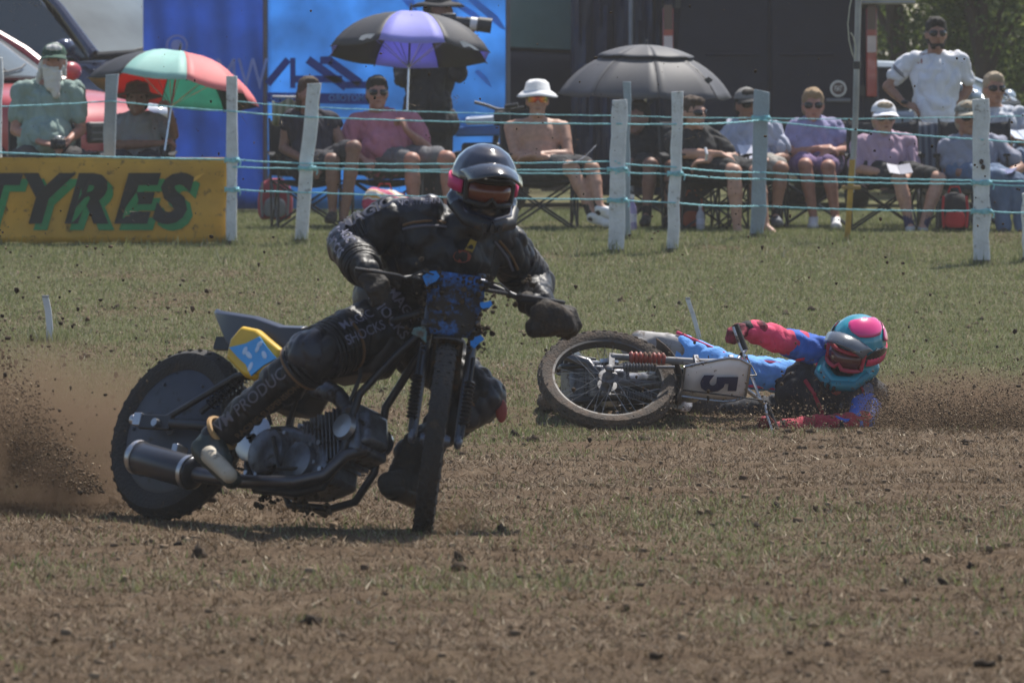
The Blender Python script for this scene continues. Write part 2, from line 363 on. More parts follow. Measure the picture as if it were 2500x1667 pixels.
# dirt thrown up into the air by the wheels
def airborne():
    n = 2000; P = []; S = []
    for i in range(n):
        r = random.random()
        if r < .40: d = 26 + 10 * random.random(); px = random.uniform(-60, 2560); py = random.gauss(700, 330)
        elif r < .68: d = 25.2 + 6 * random.random(); px = random.gauss(60, 240); py = random.gauss(950, 210)
        elif r < .84: d = 33.5 + 3 * random.random(); px = random.gauss(1950, 330); py = random.gauss(940, 90)
        else: d = 30 + 14 * random.random(); px = random.uniform(-60, 2560); py = random.uniform(-20, 640)
        p = W(px, py, d)
        if p.z < tz(d) + .03 or p.z > 2.3: continue
        P.append(p[:]); S.append(.0015 + (.0105 if p.z < .9 else .0065) * random.random() ** 4.5)
    return np.array(P), np.array(S)
P, S = airborne(); scatter('flying_dirt', 'dark specks and lumps of soil thrown into the air', P, S, AIRSOIL, squash=1.2)
# loose clumps of root and stalk among the flying dirt
def stalks():
    co = []; centres = [W(1010, 262, 44), W(770, 385, 40), W(595, 268, 33), W(900, 430, 40), W(40, 15, 45), W(85, 5, 45), W(1110, 240, 43), W(1955, 690, 30), W(1700, 330, 41), W(1400, 345, 43), W(690, 300, 42), W(310, 520, 36)]
    for c in centres:
        for _ in range(9):
            a = c + V(*(random.gauss(0, .018) for _ in range(3))); dv = V(*(random.gauss(0, 1) for _ in range(3))).normalized() * random.uniform(.02, .06); w = V(*(random.gauss(0, 1) for _ in range(3))).normalized() * .002
            co += [a - w, a + w, a + dv]
    return co
co = stalks(); tag(raw_mesh('flying_straw', [p[:] for p in co], np.arange(len(co)), ST), 'torn straw stalks tumbling through the air', 'straw', kind='stuff')
# dust raised by the spinning wheels
def dust(name, label, c, r, density, col=(.42, .31, .21), scale=2.2, rough=.7, rotz=0.):
    mb = MB().ell((0, 0, 0), r, seg=28, n=16); o = mb.build(name, None, None); o.location = c; o.rotation_euler = (0, 0, rotz)
    m = bpy.data.materials.new(name); m.use_nodes = True; N = m.node_tree.nodes; Lk = m.node_tree.links; N.remove(N['Principled BSDF'])
    v = N.new('ShaderNodeVolumePrincipled'); v.inputs['Color'].default_value = (*col, 1); v.inputs['Anisotropy'].default_value = .3
    tc = N.new('ShaderNodeTexCoord'); mp = N.new('ShaderNodeMapping'); mp.inputs['Scale'].default_value = (1 / r[0], 1 / r[1], 1 / r[2]); Lk.new(tc.outputs['Object'], mp.inputs['Vector'])
    ln = N.new('ShaderNodeVectorMath'); ln.operation = 'LENGTH'; Lk.new(mp.outputs[0], ln.inputs[0])
    fo = N.new('ShaderNodeMapRange'); fo.inputs['From Min'].default_value = 1; fo.inputs['From Max'].default_value = .15; Lk.new(ln.outputs['Value'], fo.inputs['Value'])
    nz = N.new('ShaderNodeTexNoise'); nz.inputs['Scale'].default_value = scale; nz.inputs['Detail'].default_value = 5; nz.inputs['Roughness'].default_value = rough; Lk.new(tc.outputs['Object'], nz.inputs['Vector'])
    cn = N.new('ShaderNodeMapRange'); cn.inputs['From Min'].default_value = .38; cn.inputs['From Max'].default_value = .72; Lk.new(nz.outputs['Fac'], cn.inputs['Value'])
    mu = N.new('ShaderNodeMath'); mu.operation = 'MULTIPLY'; Lk.new(fo.outputs[0], mu.inputs[0]); Lk.new(cn.outputs[0], mu.inputs[1])
    m2 = N.new('ShaderNodeMath'); m2.operation = 'MULTIPLY'; m2.inputs[1].default_value = density; Lk.new(mu.outputs[0], m2.inputs[0]); Lk.new(m2.outputs[0], v.inputs['Density'])
    Lk.new(v.outputs[0], N['Material Output'].inputs['Volume']); o.data.materials.clear(); o.data.materials.append(m)
    return tag(o, label, 'dust', kind='stuff')

def grains(name, label, n, sampler, smin, smax):
    P = []
    while len(P) < n:
        p = sampler()
        if p.z > tz(p.y) + .01: P.append(p[:])
    S = np.array([smin + (smax - smin) * random.random() ** 3 for _ in P]); scatter(name, label, np.array(P), S, AIRGRAIN, squash=1.0, lib=GRAIN)
AIRGRAIN = island_mat('soil_grain', [(0, (.05, .034, .022)), (.5, (.11, .076, .048)), (.9, (.19, .135, .088)), (1, (.34, .27, .18))], .95)
def roost():
    t = random.random() ** .7; return W(235 - 330 * t + random.gauss(0, 16), 1205 - 120 * t * random.random() ** .6 - abs(random.gauss(0, 1)) * (18 + 175 * t) , 26.2 + 1.2 * t + random.gauss(0, .15))
def slide_spray():
    t = random.random(); return W(2120 + 420 * t + random.gauss(0, 20), 1052 - abs(random.gauss(0, 1)) * (55 + 15 * t), 34.7 + random.gauss(0, .35))
def under_spray(): return W(random.gauss(1830, 170), 1046 - abs(random.gauss(0, 1)) * 34, 34.45 + random.gauss(0, .15))
grains('roost_spray', 'gritty fan of soil thrown back by the near rear wheel', 15000, roost, .0011, .0052); grains('slide_spray', 'gritty brown spray trailing behind the fallen rider', 15000, slide_spray, .0012, .0042); grains('scrape_spray', 'grit scraped up under the fallen bike and rider', 2000, under_spray, .0012, .0045)
# ------------------------------------------------------------ vehicles behind the crowd
CHROME = mat('chrome', (.7, .7, .72), .15, 1., var=.05)
BLACKPL = mat('black_plastic', (.018, .018, .02), .5)
TYRE = mat('tyre_rubber', (.022, .021, .020), .8, bump=.3, bscale=120)
GLASSD = glass('dark_glass', (.015, .02, .025)); GLASSP = mat('pale_glass', (.13, .155, .165), .03, var=.25, scale=1.5, spec=.25)
PLATEW = mat('plate_white', (.75, .75, .74), .4)
STEELBAR = mat('grille_steel', (.12, .12, .13), .4, .6)
def car(name, label, cat, loc, yaw, paint, L=4.0, Wd=1.72, belt=.93, roof=1.46, hood=.98, nose=.72, x_ws0=.95, x_ws1=.25, x_rr=-1.55, x_tail=-1.95, glass_m=None, group=None, van=False, size=1.2):
    "x forward, y left; front axle ahead of the origin"
    t = thing(name, label, cat, loc, group); t.rotation_euler = (0, 0, yaw); t.scale = (size,) * 3; g = glass_m or GLASSP; h = L / 2; w = Wd / 2
    st = [(-h, .38, belt * .92, .86), (-h + .12, .24, belt, .95), (-h + .6, .2, belt + .01, 1.), (-.3, .18, belt, 1.), (x_ws0 - .05, .18, hood, 1.), (x_ws0 + .3, .2, hood - .04, .99), (h - .55, .2, nose + .14, .96), (h - .18, .24, nose + .04, .88), (h, .32, nose - .12, .72)]
    rings = []
    for x, zb, zt, k in st:
        zm = lerp(zb, zt, .62); a = w * k
        rings.append([V(x, y, z) for y, z in [(-a * .8, zb), (-a * .96, zb + .08), (-a, zm), (-a * .97, zt - .07), (-a * .86, zt - .015), (-a * .4, zt + .015), (a * .4, zt + .015), (a * .86, zt - .015), (a * .97, zt - .07), (a, zm), (a * .96, zb + .08), (a * .8, zb)]])
    MB().ring_loft(rings).build('body', paint, t, sub=1, angle=70)
    # cabin: roof shell, pillars, panes
    def cs(x, k, z): return [V(x, -w * k, z), V(x, w * k, z)]
    A0 = cs(x_ws0, .88, hood + .0); A1 = cs(x_ws1, .70, roof - .03); B1 = cs(x_rr + .25, .70, roof - .03); B0 = cs(x_tail + .05, .84, belt)
    mb = MB(); mb.ring_loft([[A1[0] + V(0, 0, -.02), A1[0] + V(0, .05, .04), A1[1] + V(0, -.05, .04), A1[1] + V(0, 0, -.02)], [lerp(A1[0], B1[0], .5) + V(0, -.03, .0), lerp(A1[0], B1[0], .5) + V(0, .05, .07), lerp(A1[1], B1[1], .5) + V(0, -.05, .07), lerp(A1[1], B1[1], .5) + V(0, .03, 0)], [B1[0] + V(0, 0, -.02), B1[0] + V(0, .05, .03), B1[1] + V(0, -.05, .03), B1[1] + V(0, 0, -.02)]])
    mb.build('roof', paint, t, bevel=.015)
    for s in (0, 1):
        q = MB(); q.tube([A0[s], lerp(A0[s], A1[s], .5) + V(.03, 0, .02), A1[s]], [.05, .042, .04], 8); q.build('front_pillar', paint, t)
        q = MB(); q.tube([B0[s], lerp(B0[s], B1[s], .5) + V(-.03, 0, 0), B1[s]], [.09, .07, .05], 8); q.build('rear_pillar', paint, t)
        m0 = lerp(A0[s], B0[s], .5); m1 = lerp(A1[s], B1[s], .45); m0.z = belt
        q = MB(); q.tube([m0, m1], .03, 6); q.build('door_pillar', BLACKPL, t)
        def pane(a, b, c, d, nm):
            n = (b - a).cross(d - a).normalized() * .008; MB().add([a + n, b + n, c + n, d + n, a - n, b - n, c - n, d - n], [(0, 1, 2, 3), (7, 6, 5, 4), (0, 4, 5, 1), (1, 5, 6, 2), (2, 6, 7, 3), (3, 7, 4, 0)]).build(nm, g if nm == 'windscreen' else GLASSD if not van else g, t, smooth=False)
        lift = V(0, 0, .0)
        pane(A0[s] + V(-.08, 0, -.02), m0 + V(.03, 0, .01), m1 + V(.03, 0, -.01), A1[s] + V(-.05, 0, -.02), 'side_window')
        pane(m0 + V(-.03, 0, .01), B0[s] + V(.08, 0, .02), B1[s] + V(.04, 0, -.02), m1 + V(-.03, 0, -.01), 'side_window')
    # bowed windscreen
    rows = []
    for i in range(6):
        u = i / 5; r = []
        for j in range(9):
            v = j / 8; p = lerp(lerp(A0[0], A0[1], v), lerp(A1[0], A1[1], v), u); bow = math.sin(v * math.pi) * .10; r.append(p + V(bow, 0, bow * .3 + math.sin(u * math.pi) * .02))
        rows.append(r)
    MB().ring_loft(rows, close=False, caps=False).build('windscreen', g, t)
    MB().tube([rows[0][j] + V(.015, 0, .005) for j in range(9)], .022, 6).build('windscreen_seal', BLACKPL, t)
    for k in (.3, .62):
        MB().tube([rows[0][1 + int(k * 4)] + V(.02, 0, .02), lerp(rows[0][3], rows[1][7], k) + V(.03, 0, .03), rows[1][int(2 + k * 8)] + V(.03, 0, .02)], .008, 5).build('wiper', BLACKPL, t)
    rw = MB(); rw.add([B0[0] + V(-.02, .1, .03), B0[1] + V(-.02, -.1, .03), B1[1] + V(-.03, -.03, -.01), B1[0] + V(-.03, .03, -.01)], [(0, 1, 2, 3)]); o = rw.build('rear_window', GLASSD, t); sm = o.modifiers.new('t', 'SOLIDIFY'); sm.thickness = .01
    for s in (-1, 1):
        q = MB(); q.ell((h - .28, s * w * .70, nose - .02), (.20, .17, .085), Matrix.Rotation(-s * .5, 3, 'Z')); q.build('headlight', mat('headlamp', (.75, .77, .8), .08, .3), t)
        q = MB(); q.ell((x_ws0 - .12, s * (w + .12), belt + .11), (.075, .10, .075)); q.tube([(x_ws0 - .12, s * (w - .06), belt + .02), (x_ws0 - .12, s * (w + .06), belt + .08)], .025, 6); q.build('wing_mirror', paint, t)
        for x in (-h + .72, h - .78):
            wh = MB().lathe([(.20, -.09), (.29, -.10), (.315, -.06), (.315, .06), (.29, .10), (.20, .09), (.20, -.09)], (x, s * (w - .1), .315), (0, 1, 0), 28).build('wheel', TYRE, t)
            MB().lathe([(.01, .02), (.10, .06), (.19, .05), (.20, .09), (.21, .08)], (x, s * (w - .1), .315), (0, s, 0), 20).build('rim', CHROME, wh)
    gr = MB().box((h - .035, 0, nose - .16), (.06, Wd * .5, .16)).build('grille', BLACKPL, t, bevel=.02)
    for i in range(3): MB().box((h + .0, 0, nose - .21 + i * .05), (.02, Wd * .48, .012)).build('grille_bar', STEELBAR, gr)
    MB().box((h - .03, 0, nose - .36), (.08, Wd * .62, .12)).build('bumper_intake', BLACKPL, t, bevel=.02)
    pl = MB().box((h + .035, 0, nose - .30), (.012, .52, .11)).build('number_plate', PLATEW, t, smooth=False)
    for i, yy in enumerate((-.18, -.11, -.04, .06, .13, .2)): MB().box((h + .043, yy, nose - .30), (.004, .038, .065)).build('plate_mark', BLACKPL, pl, smooth=False)
    return t
def on_ground(px, d): p = W(px, 0, d); return V(p.x, d, tz(d))
RED = mat('red_car_paint', (.42, .05, .055), .35, .0, var=.06, coat=.4)
NAVY = mat('grey_blue_car_paint', (.055, .065, .11), .15, .5, var=.05, coat=.8)
PALE = mat('pale_blue_car_paint', (.36, .43, .50), .35, .2, var=.03, coat=.6)
VANB = mat('black_van_paint', (.009, .010, .026), .6, .0, var=.1, spec=.25)
c = car('parked_car', 'red hatchback parked behind the bearded spectator', 'car', on_ground(-150, 64.0), math.radians(-38), RED, L=3.9, nose=.80, hood=1.02, belt=1.0, roof=1.5, x_ws0=.62, x_ws1=-.1)
c = car('parked_car', 'blue-grey people carrier with a large windscreen behind the red car', 'car', on_ground(115, 69.0), math.radians(-35), NAVY, L=4.4, Wd=1.85, hood=1.25, belt=1.2, roof=2.0, nose=.95, x_ws0=1.15, x_ws1=.25, x_rr=-1.9, x_tail=-2.1)
c = car('parked_car', 'pale blue car standing behind the man in the white T-shirt', 'car', on_ground(2235, 69.0), math.radians(-14), PALE, size=1.0, glass_m=glass('grey_glass', (.06, .08, .10), .2), L=3.9, belt=.98, roof=1.42, hood=1.0, x_ws0=.9, x_ws1=.15)
c = car('parked_van', 'black van with a green-tinted windscreen beside the blue banner', 'van', on_ground(1420, 69.6), math.radians(-150), VANB, L=4.6, Wd=1.95, hood=1.35, belt=1.25, roof=2.35, nose=1.0, x_ws0=1.55, x_ws1=.75, x_rr=-2.1, x_tail=-2.2, glass_m=glass('green_glass', (.16, .24, .20), .1), van=True)
# the rear of a panel van, closed doors towards the crowd
def panel_van():
    d = 66.5; k = d / F; x0 = (1612 - CX) * k; x1 = (2146 - CX) * k; g = tz(d); top = 2.75; cx = (x0 + x1) / 2; w = x1 - x0
    t = thing('panel_van', 'dark panel van seen from behind with a round badge and red tail lights', 'van', (cx, d, g))
    rings = []
    for y, e in ((0, .03), (.04, 0), (1.6, 0), (3.4, .0), (4.6, .02)):
        hw = w / 2 - e; rings.append([V(-hw, y, .35), V(-hw, y, 1.1), V(-hw + .02, y, 1.6), V(-hw + .11, y, top - .12), V(-hw + .25, y, top), V(hw - .25, y, top), V(hw - .11, y, top - .12), V(hw - .02, y, 1.6), V(hw, y, 1.1), V(hw, y, .35)])
    MB().ring_loft(rings).build('body', VANB, t, bevel=.02)
    for s in (-1, 1):
        dr = MB(); dr.prism([(.012, .62), (w / 2 - .15, .62), (w / 2 - .15, 1.55), (w / 2 - .24, top - .2), (.012, top - .2)], .03, Matrix(((s, 0, 0), (0, 0, 0), (0, 1, 0))).to_4x4() if False else Matrix(((s, 0, 0, 0), (0, 0, -1, -.016), (0, 1, 0, 0), (0, 0, 0, 1))))
        dd = dr.build('rear_door', VANB, t, bevel=.012)
        MB().box((s * (w / 2 - .17), -.05, 1.15), (.05, .05, .10)).build('hinge', BLACKPL, dd); MB().box((s * (w / 2 - .17), -.05, 2.0), (.05, .05, .10)).build('hinge', BLACKPL, dd)
        MB().box((s * .36, -.046, 1.50), (.52, .02, .03)).build('door_crease', VANB, dd, bevel=.008)
        # stacked lamp cluster
        lx = s * (w / 2 - .075)
        tl = MB().box((lx, -.035, 1.52), (.105, .06, .86)).build('tail_light', mat('tail_red', (.30, .012, .012), .15, coat=.6), t, bevel=.012)
        MB().box((lx, -.068, 1.60), (.085, .012, .16)).build('clear_lens', mat('clear_lens', (.55, .45, .47), .2, coat=.4), tl)
        MB().box((lx, -.068, 1.86), (.085, .012, .24)).build('smoked_lens', mat('smoked_lens', (.05, .012, .014), .2, coat=.4), tl)
    # round badge with letters, and the handle bar below it
    bx = (2046 - CX) * k - cx; bz = CH - (217 - HY) * k - g
    bd = MB().lathe([(.072, -.01), (.082, .0), (.078, .018), (.062, .018), (.058, 0)], (bx, -.045, bz), (0, -1, 0), 30).build('badge', mat('badge_silver', (.55, .55, .57), .3, .6), t)
    MB().lathe([(.001, .0), (.06, .0), (.06, -.01)], (bx, -.05, bz), (0, -1, 0), 30).build('badge_field', mat('badge_red', (.05, .012, .02), .3), bd)
    lettering('badge_letters', 'FIAT', on_plane((bx, -.062, bz), (.6, 0, 0), (0, 0, 1.15), .065), mat('badge_silver', (1, 1, 1)), bd, bold=.01)
    MB().box(((2046 - CX) * k - cx, -.06, CH - (245 - HY) * k - g), (.24, .035, .035)).build('door_handle', mat('handle_grey', (.16, .16, .18), .35), t, bevel=.01)
    MB().box((0, -.09, .48), (w * .98, .16, .2)).build('bumper', BLACKPL, t, bevel=.03)
    for s in (-1, 1): MB().lathe([(.18, -.1), (.3, -.11), (.33, -.06), (.33, .06), (.3, .11), (.18, .1), (.18, -.1)], (s * (w / 2 - .16), 1.1, .33), (1, 0, 0), 28).build('wheel', TYRE, t)
panel_van()
# awning pole and dark tarpaulin between the two vans
def tarp():
    d = 67.4; k = d / F; g = tz(d); x0 = (1395 - CX) * k; x1 = (1618 - CX) * k; nx, nz = 26, 18; rows = []
    t = thing('tarpaulin', 'dark navy tarpaulin hung between the two black vans', 'tarpaulin', ((x0 + x1) / 2, d, g)); cx = (x0 + x1) / 2
    for i in range(nz + 1):
        z = .12 + (2.7 - .12) * i / nz; rows.append([V(x0 + (x1 - x0) * j / nx - cx, .05 * math.sin(j * .9 + i * .25) + .03 * math.sin(j * 2.1 - i * .4) + .05 * math.sin(i * .7 + j * .2), z) for j in range(nx + 1)])
    o = MB().ring_loft(rows, close=False, caps=False).build('sheet', mat('tarp_navy', (.016, .022, .055), .45, bump=.2, bscale=8), t); s = o.modifiers.new('t', 'SOLIDIFY'); s.thickness = .004
    MB().tube([(x1 - cx, 0, 0), (x1 - cx, .1, 2.75)], .02, 8).build('edge_pole', BLACKPL, t)
    p = thing('awning_pole', 'slim grey awning pole rising behind the black umbrella', 'pole', on_ground(1541, 66.9))
    MB().tube([(0, 0, 0), (0, 0, 2.7)], .028, 10).build('tube', mat('pole_grey', (.22, .23, .26), .4, .5), p); MB().lathe([(.001, 0), (.09, 0), (.09, .012), (.03, .03), (.03, .09)], (0, 0, 0), (0, 0, 1), 16).build('foot', BLACKPL, p)
tarp()
# ------------------------------------------------------------ blue event shelter wall, printed, seen from its back
def shelter():
    d = 65.6; k = d / F; g = tz(d); cx = 0
    t = thing('shelter_wall', 'blue printed fabric wall of an event shelter with mirrored lettering', 'banner', ((800 - CX) * k, d, g)); cx = (800 - CX) * k
    def X(px): return (px - CX) * k - cx
    def Z(py): return CH - (py - HY) * k - g
    def sheet(nm, x0, x1, m, folds, amp):
        nx, nz = 44, 16; rows = []
        for i in range(nz + 1):
            z = Z(511) + (2.75 - Z(511)) * i / nz; rows.append([V(X(x0) + (X(x1) - X(x0)) * j / nx, amp * math.sin(j * folds + .3 * i) + amp * .7 * math.sin(j * folds * .43 + i * .5) + .02 * math.sin(i * .9), z) for j in range(nx + 1)])
        o = MB().ring_loft(rows, close=False, caps=False).build(nm, m, t); q = o.modifiers.new('t', 'SOLIDIFY'); q.thickness = .003; return o
    dk = sheet('fabric_panel', 350, 644, mat('blue_cloth_dark', (.10, .235, .58), .7, transl=.65, var=.15, scale=2), .55, .028)  # same cloth as the bright panel, with its shade put into the colour
    lt = sheet('fabric_panel', 652, 1242, mat('blue_cloth_light', (.18, .45, .82), .6, transl=.8, var=.25, scale=1.6), .35, .022)
    for px in (648, 1240): MB().tube([(X(px), -.03, 0), (X(px), -.03, 2.75)], .024, 8).build('shelter_pole', mat('shelter_grey', (.10, .10, .12), .5, .3), t)
    ink = mat('ink_blue', (.012, .06, .36), .7, transl=.4); pale = mat('ink_pale', (.12, .42, .85), .6, transl=.5); ghost = mat('ink_ghost', (.20, .28, .58), .7)
    def shape(par, m, *polys, y=-.075, nm='printed_mark'):
        mb = MB()
        for poly in polys: mb.prism([(X(a), Z(b)) for a, b in poly], .002, Matrix(((1, 0, 0, 0), (0, 0, -1, y), (0, 1, 0, 0), (0, 0, 0, 1))))
        return mb.build(nm, m, par, smooth=False)
    def stroke(a, b, w):
        ax, ay = a; bx, by = b; L = math.hypot(bx - ax, by - ay); w = w * 1.35; nx, ny = -(by - ay) / L * w / 2, (bx - ax) / L * w / 2
        return [(ax + nx, ay + ny), (bx + nx, by + ny), (bx - nx, by - ny), (ax - nx, ay - ny)]
    shape(lt, ink, stroke((654, 206), (704, 146), 13), [(709, 142), (722, 142), (722, 216), (709, 216)], y=-.070, nm='printed_letter')
    shape(lt, ink, stroke((716, 194), (836, 194), 13), stroke((752, 146), (846, 214), 15), y=-.072, nm='printed_letter')
    shape(lt, ink, stroke((782, 148), (812, 148), 14), stroke((806, 150), (880, 204), 15), stroke((846, 208), (900, 208), 13), y=-.074, nm='printed_letter')
    shape(lt, ink, [(654, 226), (905, 230), (905, 256), (654, 250)], y=-.070, nm='printed_strip')
    for px, tx in ((690, 'OMOT'), (846, 'OROTOM')):
        lettering('printed_words', tx[::-1], on_plane((X(px), -.078, Z(240)), (-.9, 0, 0), (0, 0, 1), .085), pale, lt, bold=.015)
    for poly in ([(1085, 0), (1110, 0), (1160, 30), (1200, 70), (1180, 60)], [(1140, 0), (1165, 0), (1215, 40), (1236, 75), (1222, 70)], [(1010, 0), (980, 0), (1000, 22), (1020, 28)], [(1158, 176), (1168, 170), (1190, 190), (1202, 216), (1188, 206)], [(1112, 300), (1130, 285), (1150, 300), (1140, 330), (1118, 335)]):
        shape(lt, pale, poly, y=-.071)
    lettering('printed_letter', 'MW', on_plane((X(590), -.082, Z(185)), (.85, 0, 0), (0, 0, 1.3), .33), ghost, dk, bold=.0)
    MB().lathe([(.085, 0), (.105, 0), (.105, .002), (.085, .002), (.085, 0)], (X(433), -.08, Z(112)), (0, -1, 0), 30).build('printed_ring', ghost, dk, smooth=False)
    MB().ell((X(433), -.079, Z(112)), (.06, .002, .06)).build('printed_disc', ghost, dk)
shelter()
# ------------------------------------------------------------ hedge trees behind the field
LEAFA = island_mat('hedge_leaf', [(0, (.038, .062, .016)), (.4, (.080, .118, .028)), (.75, (.13, .175, .044)), (1, (.19, .22, .075))], .5, .6, .4)
BARK = mat('bark', (.07, .05, .035), .9, bump=.6, bscale=30)
def tree(name, label, px, d, h, r, n, seed, low=.3):
    rr = random.Random(seed); t = thing(name, label, 'tree', on_ground(px, d), 'trees of the field hedge'); tr = MB()
    tr.tube([(0, 0, -.1), (.05, 0, h * .3), (-.05, .1, h * .6), (.05, 0, h * .9)], [.14, .11, .07, .02], 8)
    clumps = []
    for i in range(46):
        a = rr.random() * 6.28; z = low + (h - low) * rr.random() ** .8; k = math.sin(min(1, (h - z) / (h * .55)) * math.pi / 2); R = r * k * (.45 + .55 * rr.random()); c = V(math.cos(a) * R, math.sin(a) * R, z)
        clumps.append((c, .28 + .3 * rr.random()))
        if i % 4 == 0: tr.tube([(0, 0, max(.2, z * .6)), c * .6 + V(0, 0, z * .3), c], [.05, .03, .012], 5)
    tr.build('trunk', BARK, t); co = []
    for i in range(n):
        c, s = clumps[rr.randrange(len(clumps))]; u = V(rr.gauss(0, 1), rr.gauss(0, 1), rr.gauss(0, 1)).normalized(); p = c + u * s * (.55 + .5 * rr.random())
        a = V(rr.gauss(0, 1), rr.gauss(0, 1), rr.gauss(0, 1)).normalized(); b = u.cross(a).normalized(); L = rr.uniform(.03, .065)
        co += [p - b * L * .4, p + a * L, p + b * L * .4, p - b * L * .4, p + b * L * .4, p - a * L]
    me = raw_mesh('crown', [q[:] for q in co], np.arange(len(co)), LEAFA); me.parent = t; CHILD.setdefault(t.name, []).append(me)
tree('hedge_tree', 'broad dark tree behind the dark van at right', 2180, 77, 5.2, 1.35, 16000, 1)
tree('hedge_tree', 'bushy sunlit tree above the standing man at right', 2330, 79, 5.4, 1.4, 16000, 2)
tree('hedge_tree', 'leafy hedge tree at the far right edge', 2480, 76, 5.0, 1.35, 16000, 3)
tree('hedge_tree', 'dark hedge tree filling the gap above the pale blue car', 2400, 74, 3.2, .9, 9000, 5, .1)
tree('hedge_tree', 'dark tree between the two parked cars at left', 60, 78, 5.2, 1.3, 6500, 4)
tree('hedge_tree', 'shaded tree above the black van', 1350, 79, 5.6, 1.5, 5000, 6)
def hedge():
    rr = random.Random(11); co = []
    for i in range(42000):
        x = rr.uniform(-14, 14); y = 84 + rr.gauss(0, .6); z = .48 + 5.2 * rr.random() ** .9 + .3 * math.sin(x * 1.3); p = V(x, y, z); a = V(rr.gauss(0, 1), rr.gauss(0, 1), rr.gauss(0, 1)).normalized(); b = a.cross(V(rr.gauss(0, 1), rr.gauss(0, 1), rr.gauss(0, 1))).normalized(); L = rr.uniform(.08, .15)
        co += [p - b * L * .45, p + a * L, p + b * L * .45, p - b * L * .45, p + b * L * .45, p - a * L]
    tag(raw_mesh('hedge', [q[:] for q in co], np.arange(len(co)), LEAFA), 'tall dense hedgerow closing the back of the field', 'hedge', kind='stuff')
hedge()
# ------------------------------------------------------------ rope fence
WOODW = mat('white_painted_wood', (.62, .63, .64), .75, var=.12, scale=9, bump=.5, bscale=40, dirt=.20, dirtcol=(.24, .22, .20))
WOODG = mat('grey_blue_wood', (.28, .33, .37), .75, var=.12, scale=7, bump=.35, bscale=40, dirt=.05)  # darker, bluer wood tone than the white posts
ROPE = mat('turquoise_rope', (.27, .60, .66), .7, var=.2, scale=30, bump=.6, bscale=160)
POSTS = {}
def post(key, label, xb, yb, xt, yt, w, m, seed, d=None):
    d = d or ground_depth(yb); k = d / F; b = W(xb, yb, d); t = W(xt, yt, d); o = thing('fence_post', label, 'fence post', b, 'posts of the rope fence'); rr = random.Random(seed)
    POSTS[key] = d; rings = []; n = 9; hw = w * k / 2
    for i in range(n + 1):
        u = -.06 + 1.06 * i / n; c = (t - b) * u + V(rr.gauss(0, .004), rr.gauss(0, .004), 0); e = hw * (1 + rr.gauss(0, .05)); f = .034
        tl = rr.gauss(0, .006) if i == n else 0
        rings.append([c + V(-e, -f, tl), c + V(-e * .8, -f - .012, tl), c + V(e * .8, -f - .012, -tl), c + V(e, -f, -tl), c + V(e, f, -tl), c + V(-e, f, tl)])
    MB().ring_loft(rings).build('stake', m, o, bevel=.004, angle=30)
    # soil line at the foot
    MB().ring_loft([[q * 1.0 + V(0, 0, 0) for q in [V(x * (hw + .006), y * .05, z) for x, y in ((-1, -1), (1, -1), (1, 1), (-1, 1))]] for z in (-.05, .035)]).build('muddy_foot', mat('muddy_wood', (.11, .09, .075), .9, var=.3, scale=20, bump=.5), o, bevel=.004)
    return o
P1 = post('a', 'narrow white stake at the end of the yellow banner', 566, 598, 566, 186, 26, WOODW, 1)
P2 = post('b', 'leaning white post in front of the woman on the folding chair', 734, 594, 768, 204, 34, WOODW, 2)
P3 = post('c', 'bent white post beside the shirtless spectator', 1502, 620, 1514, 244, 40, WOODW, 3)
P4 = post('d', 'slim white post in front of the woman in black', 1641, 617, 1655, 224, 29, WOODW, 4)
P5 = post('e', 'grey-blue square post between the capped man and his neighbour', 1850, 580, 1860, 222, 36, WOODG, 5)
P6 = post('f', 'broad white post with dark knots at the right', 2397, 646, 2395, 242, 40, WOODW, 6)
P7 = post('g', 'grey-blue post behind the yellow banner', 262, 590, 272, 182, 30, WOODG, 7, POSTS['a'] + .5)
P8 = post('h', 'white post cut off by the right edge of the picture', 2510, 640, 2508, 470, 26, WOODW, 8)
P9 = post('i', 'thin grey post behind the bent white post', 1528, 585, 1532, 200, 19, WOODG, 9, 54.5)
P10 = post('j', 'white stake cut off by the left edge of the picture', -6, 596, -3, 140, 18, WOODW, 10)
for px, py, pw in ((2396, 395, 8), (2400, 408, 7)):
    q = W(px, py, POSTS['f'] - .056) - P6.location; MB().ell(q, (.016, .006, .02)).build('knot', mat('dark_knot', (.05, .035, .03), .9), P6)
